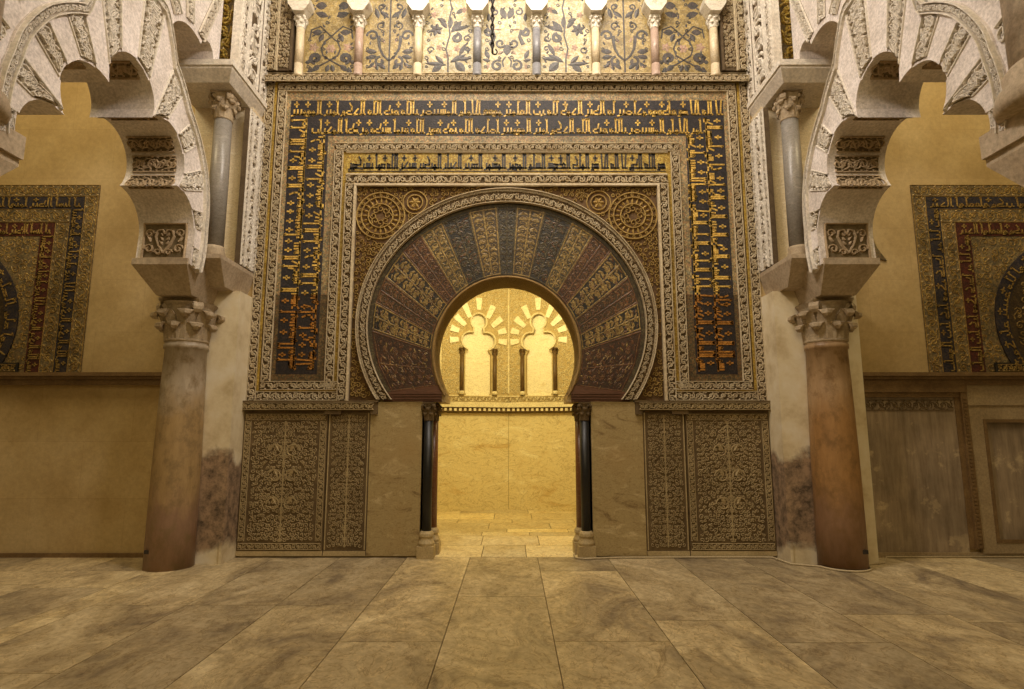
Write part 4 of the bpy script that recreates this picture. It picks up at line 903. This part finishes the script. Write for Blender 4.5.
# ------------------------------------------------------------ niche behind the door
NP=[(-1.03,W+.55),(-1.9,8.5),(-2.05,10.1),(-1.36,11.19),(0,11.6),(1.36,11.19),(2.05,10.1),(1.9,8.5),(1.03,W+.55)]
def segmap(a,b_):
    A=Vector((*a,0)); B=Vector((*b_,0)); d=(B-A).normalized(); nrm=Vector((d.y,-d.x,0))
    c=Vector((0,9.6,0));
    if (c-A).dot(nrm)<0: nrm=-nrm
    L=(B-A).length
    return (lambda u,v,dd: Vector((A.x+d.x*u+nrm.x*dd,A.y+d.y*u+nrm.y*dd,v))),L
nw=['left_door','left','left_rear','rear_left','rear_right','right_rear','right','right_door']
nd=['beside the doorway at left','on the left side','on the far left side','left of the rear corner','right of the rear corner','on the far right side','on the right side','beside the doorway at right']
lobe_t=None
for i in range(8):
    P,L=segmap(NP[i],NP[i+1])
    m=MB(); m.box(P,0,L,0,4.7,-.1,0); struct(m,'wall_niche_'+nw[i],'niche_ground')
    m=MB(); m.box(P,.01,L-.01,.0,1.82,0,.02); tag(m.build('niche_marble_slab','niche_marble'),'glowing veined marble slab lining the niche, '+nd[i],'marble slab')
    t=thing('niche_cornice','projecting carved cornice length in the niche, '+nd[i],'cornice',P(L/2,1.8,0))
    m=MB(); m.box(P,0,L,1.93,2.02,0,.17); m.box(P,0,L,2.02,2.16,0,.10); m.build('shelf','niche_stucco',t)
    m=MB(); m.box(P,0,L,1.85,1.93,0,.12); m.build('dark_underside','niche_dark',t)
    m=MB(); n=int(L/.09)
    for k in range(n): m.box(P,(k+.25)*L/n,(k+.75)*L/n,1.86,1.91,.12,.15)
    m.build('dentils','niche_stucco',t)
    r=MB(); scroll(r,P,L,.10,.10,.115,u0=0,v0=2.04); r.build('scroll_relief','niche_ground',t)
    if i in (0,7): continue
    # blind trefoil arch with voussoirs
    uc={3:L-.64,4:.64}.get(i,L/2)
    t=thing('niche_blind_arch','trefoil blind arch with pale panel in the niche wall, '+nd[i],'arch',P(uc,2.16,0))
    def Q(u,v,d,P=P,uc=uc): return P(uc+u,v,d)
    hole=[(-.25,2.20),(-.22,2.165),(.0,2.165)][:2]; hole=[(-.23,2.161),(-.255,2.21),(-.255,2.95),(-.20,3.04)]
    c1=.13; rr=.175
    hole+= [(-.165+rr*math.cos(a),3.22+rr*math.sin(a)) for a in [math.radians(250-q*(250-72)/8) for q in range(9)]]
    hole+= [(.16*math.cos(a),3.60+.165*math.sin(a)) for a in [math.radians(233-q*(233-90)/8) for q in range(9)]]
    hole=[h for h in hole]; hole+= [(-x,z) for x,z in reversed(hole[:-1])]
    ul=-uc if i in(3,) else -L/2 if i not in (3,4) else -uc; ul=-uc; ur=L-uc
    m=MB(); m.prism(Q,[(ul,2.16)]+hole+[(ur,2.16),(ur,4.6),(ul,4.6)],.0,.09); m.build('arch_slab','niche_ground',t)
    m=MB(); m.box(Q,-.36,.36,2.16,3.85,0,.012); m.build('alabaster_panel','niche_panel',t)
    m=MB()
    for q in range(9):
        a=math.radians(-6+192*q/8); w_=.10
        dx,dy=math.cos(a),math.sin(a); c0=(0,3.27)
        def PR(u,v,d): return Q(c0[0]+dx*u-dy*v,c0[1]+dy*u+dx*v,d)
        rin_=(.40,.41,.36,.44,.56,.44,.36,.41,.40)[q]; ro_=(.57,.58,.62,.72,.80,.72,.62,.58,.57)[q]
        m.prism(PR,[(rin_,-.042),(ro_,-.062),(ro_,.062),(rin_,.042)],.09,.12)
        
    m.build('voussoir_blocks','niche_panel',t)
    m=MB(); m.ribbon(Q,hole[3:-3],.045,.09,.125); m.build('lobed_moulding','niche_stucco',t)
    r=MB()
    def ins2(u,v,hole=hole):
        if abs(u)<.40 and v<3.1: return False
        return (math.hypot(u,v-3.27)>.36 and math.hypot(u,v-3.63)>.22) or v<3.0
    field(r,Q,ul+.03,ur-.03,2.2,4.5,.075,.09,.105,ins2); r.ribbon(Q,[(ul+.03,2.2),(ul+.03,4.5)],.03,.09,.12); r.ribbon(Q,[(ur-.03,2.2),(ur-.03,4.5)],.03,.09,.12)
    r.build('arabesque_relief','niche_stucco',t)
    for q in (-1,1):
        m=MB(); p0=Q(q*.325,0,.115); m.lathe(p0.x,p0.y,[(2.17,.055),(2.22,.05),(2.25,.035)],12); m.build('colonnette_base','niche_stucco',t,True)
        m=MB(); m.lathe(p0.x,p0.y,[(2.24,.040),(2.95,.038)],12); m.build('colonnette','niche_dark',t,True)
        m=MB(); capital(m,p0.x,p0.y,2.92,3.07,.034,.06,6,10); m.build('colonnette_capital','niche_dark',t)
m=MB(); m.prism(lambda u,v,d:Vector((u,v,4.65+d)),NP,0,.1); struct(m,'ceiling','niche_stucco')
# ------------------------------------------------------------ side bays
for s,side in ((-1,'left'),(1,'right')):
    P=lambda u,v,d,s=s: Vector((s*u,W-d,v))
    out=3.98 if s<0 else 4.22
    t=MB(); t.box(P,out,9.5,2.05,2.12,0,.07); t.box(P,out,9.5,2.12,2.155,0,.11); t.box(P,out,9.5,2.155,2.20,0,.14)
    o=struct(t,'trim_%d'%(1 if s<0 else 2),'brown_trim')
    C=7.25; HW=1.95 if s<0 else 1.99
    f=thing('mosaic_door_frame','mosaic rectangle with blue and crimson lettered bands high on the %s bay wall'%side,'wall decoration',(s*C,W,2.2))
    def fr(u,v,d,P=P): return P(C+u,v,d)
    T=4.66
    for nm,h0,h1,zt,zi,mt in (('outer_mosaic_border',HW,HW-.17,T,T-.16,'b_green'),('blue_lettered_band',HW-.17,HW-.34,T-.16,T-.33,'b_navy'),('inner_mosaic_border',HW-.34,HW-.52,T-.33,T-.51,'b_green'),('crimson_lettered_band',HW-.52,HW-.70,T-.51,T-.69,'b_red')):
        m=MB(); m.prism(fr,[(-h0,2.2),(-h1,2.2),(-h1,zi),(h1,zi),(h1,2.2),(h0,2.2),(h0,zt),(-h0,zt)],0,.02); o=m.build(nm,mt,f)
        if 'letter' in nm:
            q=MB(); hh=(h0-h1)*.72
            write(q,lambda x,y,d,h1=h1: Vector((s*C+h1+.035+y,W-d,2.22+x)),'بسم الله الرحمن الرحيم ربنا لا تزغ قلوبنا بعد اذ هديتنا',zi-2.22,hh,.02,.03,.12)
            write(q,lambda x,y,d,h1=h1: Vector((s*C-h1-.035-y,W-d,zi-x)),'وهب لنا من لدنك رحمة انك انت الوهاب',zi-2.22,hh,.02,.03,.12)
            write(q,lambda x,y,d,h0=h0: Vector((s*C+h0-.05-x,W-d,zi+.035+y)),'يا ايها الذين امنوا اركعوا واسجدوا واعبدوا ربكم وافعلوا الخير',2*h0-.1,hh,.02,.03,.12)
            q.build('gold_lettering','b_gold',o)
        else:
            q=MB(); 
            for xx in (-h0,h1): scroll(q,lambda u,v,d,xx=xx: fr(xx+v,u,d),zi-2.2,h0-h1,.02,.026,u0=2.2,edge=True,sw=.012)
            scroll(q,fr,2*h0,zt-zi,.02,.026,u0=-h0,v0=zi,sw=.012); q.build('mosaic_tracery','b_gold',o)
    h1=HW-.70
    m=MB(); m.box(fr,-h1,h1,2.2,T-.69,0,.012); o=m.build('mosaic_field','b_green',f)
    q=MB(); field(q,fr,-h1,h1,2.25,T-.72,.11,.012,.018,lambda u,v: math.hypot(u,v-2.85)>1.13,sw=.012); q.build('mosaic_tracery','b_gold',o)
    m=MB(); R0,R1=1.10,.93; ta=math.radians(125)
    A=[(R0*math.sin(a),2.85+R0*math.cos(a)) for a in [-ta+2*ta*i/50 for i in range(51)]]; B=[(R1*math.sin(a),2.85+R1*math.cos(a)) for a in [-ta+2*ta*i/50 for i in range(51)]]
    m.rings([[fr(*p,.01) for p in A],[fr(*p,.03) for p in A],[fr(*p,.03) for p in B],[fr(*p,.01) for p in B]],False); o=m.build('lettered_arch_band','b_navy',f)
    q=MB(); LL=2*ta*1.0
    write(q,lambda x,y,d: fr((R1+.03+y)*math.sin((1 if True else 1)*(ta-x)*s),2.85+(R1+.03+y)*math.cos(ta-x),d),'حفظوا على الصلوت والصلوة الوسطى وقوموا لله قنتين فان خفتم',2*ta,.12,.03,.038,.13); q.build('gold_lettering','b_gold',o)
    m=MB(); m.prism(fr,[(R1*math.sin(a),max(2.2,2.85+R1*math.cos(a))) for a in [2*PI*i/60 for i in range(60)]],.005,.016); o=m.build('arch_tympanum','v_brown',f)
    q=MB(); field(q,fr,-.85,.85,2.3,3.7,.11,.016,.024,lambda u,v: math.hypot(u,v-2.85)<.84,sw=.014); q.build('mosaic_tracery','v_ochre_line',o)
    m=MB(); m.box(fr,-1.18,1.18,2.2,2.33,.02,.035); o=m.build('base_band','v_dark',f); q=MB(); scroll(q,fr,2.3,.09,.035,.042,u0=-1.15,v0=2.22); q.build('mosaic_tracery','b_gold',o)
    if s<0:
        t=MB(); t.box(P,out,9.5,.0,.05,0,.03); struct(t,'baseboard_left','brown_trim')
        # big ashlar slabs of plaster coated stone
        
    else:
        # grey marble panel with brown moulded frame next to the column
        t=thing('dado_panel','tall weathered grey marble panel in a brown frame right of the amber column','marble panel',(4.95,W,0))
        m=MB(); m.box(P,4.34,5.52,.05,1.90,0,.02); m.build('panel','dado',t)
        m=MB(); m.box(P,4.22,5.66,1.96,2.05,0,.07); m.box(P,5.58,5.66,.10,1.96,0,.06); m.box(P,4.24,5.66,1.90,1.96,0,.045); m.box(P,5.52,5.58,.10,1.90,0,.03)
        for k in range(40): m.box(P,5.60,5.64,.12+k*.045,.145+k*.045,.06,.07)
        m.build('frame','brown_trim',t)
        r=MB(); scroll(r,P,1.1,.13,.02,.03,u0=4.40,v0=1.74,sw=.012); r.build('faded_scroll','carved_marble_ground',t)
        t=thing('dado_panel','sunken grey marble panel in a wide pale frame at the far right of the wall','marble panel',(7.0,W,0))
        m=MB(); m.box(P,5.80,9.4,.16,1.62,0,.012); m.build('panel','dado',t)
        m=MB(); m.prism(P,[[(5.66,.05),(9.5,.05),(9.5,2.05),(5.66,2.05)],[(5.86,.20),(9.0,.20),(9.0,1.60),(5.86,1.60)]],0,.045)
        m.box(P,5.66,9.5,1.80,1.83,.045,.06); m.build('frame','dado_frame',t)
        m=MB(); m.prism(P,[[(5.83,.17),(9.03,.17),(9.03,1.63),(5.83,1.63)],[(5.87,.21),(8.99,.21),(8.99,1.59),(5.87,1.59)]],.03,.052); m.build('inner_bead','brown_trim',t)
        t=MB(); t.box(P,out,9.5,.0,.06,0,.03); struct(t,'baseboard_right','dado_frame')
m=MB(); m.prism(WALL,[(4.25,4.62),(4.60,4.52),(4.66,4.1),(4.74,3.82),(4.86,3.64),(4.55,3.72),(4.25,3.95)],0,.02)
sl=tag(m.build('mosaic_fragment','b_green'),'small curved mosaic fragment on the right bay wall beside the arch springing','wall decoration',)
m=MB(); m.ribbon(WALL,[(4.55,4.5),(4.60,4.1),(4.68,3.8)],.03,.02,.026); [m.leaf(WALL,4.45,3.85+.12*q,.5+q,.12,.05,.02,.026) for q in range(6)]; m.build('mosaic_tracery','b_gold',sl)
# ------------------------------------------------------------ small things
t=thing('hanging_chain','thin dark chain hanging in front of the middle of the blind arcade','chain',(-.10,5.0,5.0))
m=MB()
z=4.99; k=0
while z<8.4:
    R=[]; 
    for i in range(10):
        a=2*PI*i/10; c=Vector((math.cos(a)*.013,0,math.sin(a)*.034)) if k%2 else Vector((0,math.cos(a)*.013,math.sin(a)*.034))
        rad=c.normalized(); n2=Vector((0,1,0)) if k%2 else Vector((1,0,0)); cen=Vector((-.115,5.0,z))+c
        R.append([cen+(rad*math.cos(b_)+n2*math.sin(b_))*.0095 for b_ in (0,PI/2,PI,3*PI/2)])
    R.append(R[0]); m.rings(R,True); z+=.046; k+=1
m.build('links','dark_iron',t)
m=MB(); R=[]
for i in range(14):
    a=PI+PI*1.4*i/13; cen=Vector((-.115+.022+.022*math.cos(a),5.0,4.965+.026*math.sin(a))); R.append([cen+Vector((math.cos(b_)*.007*math.cos(a),math.sin(b_)*.007,math.cos(b_)*.007*math.sin(a))) for b_ in (0,PI/2,PI,3*PI/2)])
m.rings(R,True,True,True); m.build('hook','dark_iron',t)
def tube(pts,r,n=8):
    m=MB(); R=[]
    for i,p in enumerate(pts):
        a=Vector(pts[max(i-1,0)]); b_=Vector(pts[min(i+1,len(pts)-1)]); d=(b_-a).normalized(); sd=d.cross(Vector((0,0,1))).normalized(); u=sd.cross(d)
        R.append([Vector(p)+(sd*math.cos(2*PI*k/n)+u*math.sin(2*PI*k/n))*r for k in range(n)])
    m.rings(R,True,True,True); return m
pts=[(.86,W+.30,.012),(.81,W+.05,.012),(.82,W-.11,.012),(.92,W-.145,.012),(1.3,W-.08,.012),(2.2,W-.06,.012),(3.0,W-.06,.012),(3.14,W-.07,.012),(3.20,W-.42,.012),(3.44,6.78,.012)]
import math as _m
pts+=[(3.735+.27*_m.cos(a),6.80+.27*_m.sin(a),.012) for a in [_m.radians(190+i*15) for i in range(10)]]+[(4.05,6.86,.012),(4.28,6.94,.012),(4.5,W-.05,.012),(9.2,W-.05,.012)]
tag(tube(pts,.011).build('floor_cable','cable',None,True),'thin pale cable running along the foot of the right hand wall','cable')

# repeats carry the phrase for their set
GR={'marble_column':'large marble columns under the lobed arches','lobed_arch':'five-lobed arches','upper_lobed_arch':'upper interlaced arches','relief_panel':'carved relief panels beside the doorway','marble_slab':'plain marble slabs beside the doorway','door_colonnette':'colonnettes in the door jambs','door_jamb':'door jamb facings','niche_marble_slab':'marble slabs lining the niche','niche_cornice':'cornice lengths around the niche','niche_blind_arch':'blind arches inside the niche','grey_colonnette':'grey colonnettes above the columns','carved_cornice':'carved bands above the relief panels','stone_pier':'piers behind the columns','corbel_block':'corbels under the grey colonnettes','upper_impost':'moulded upper imposts','carved_side_strip':'carved flank strips','upper_column':'columns on the near imposts','carved_stucco_panel':'stucco panels ending the blind arcade','mosaic_door_frame':'mosaic frames on the side bay walls','dado_panel':'grey marble panels on the right wall','impost_block':'impost blocks of the lobed arches'}
for o in COL.objects:
    if o.parent is None and 'label' in o:
        g=GR.get(o.name.split('.')[0])
        if g: o['group']=g
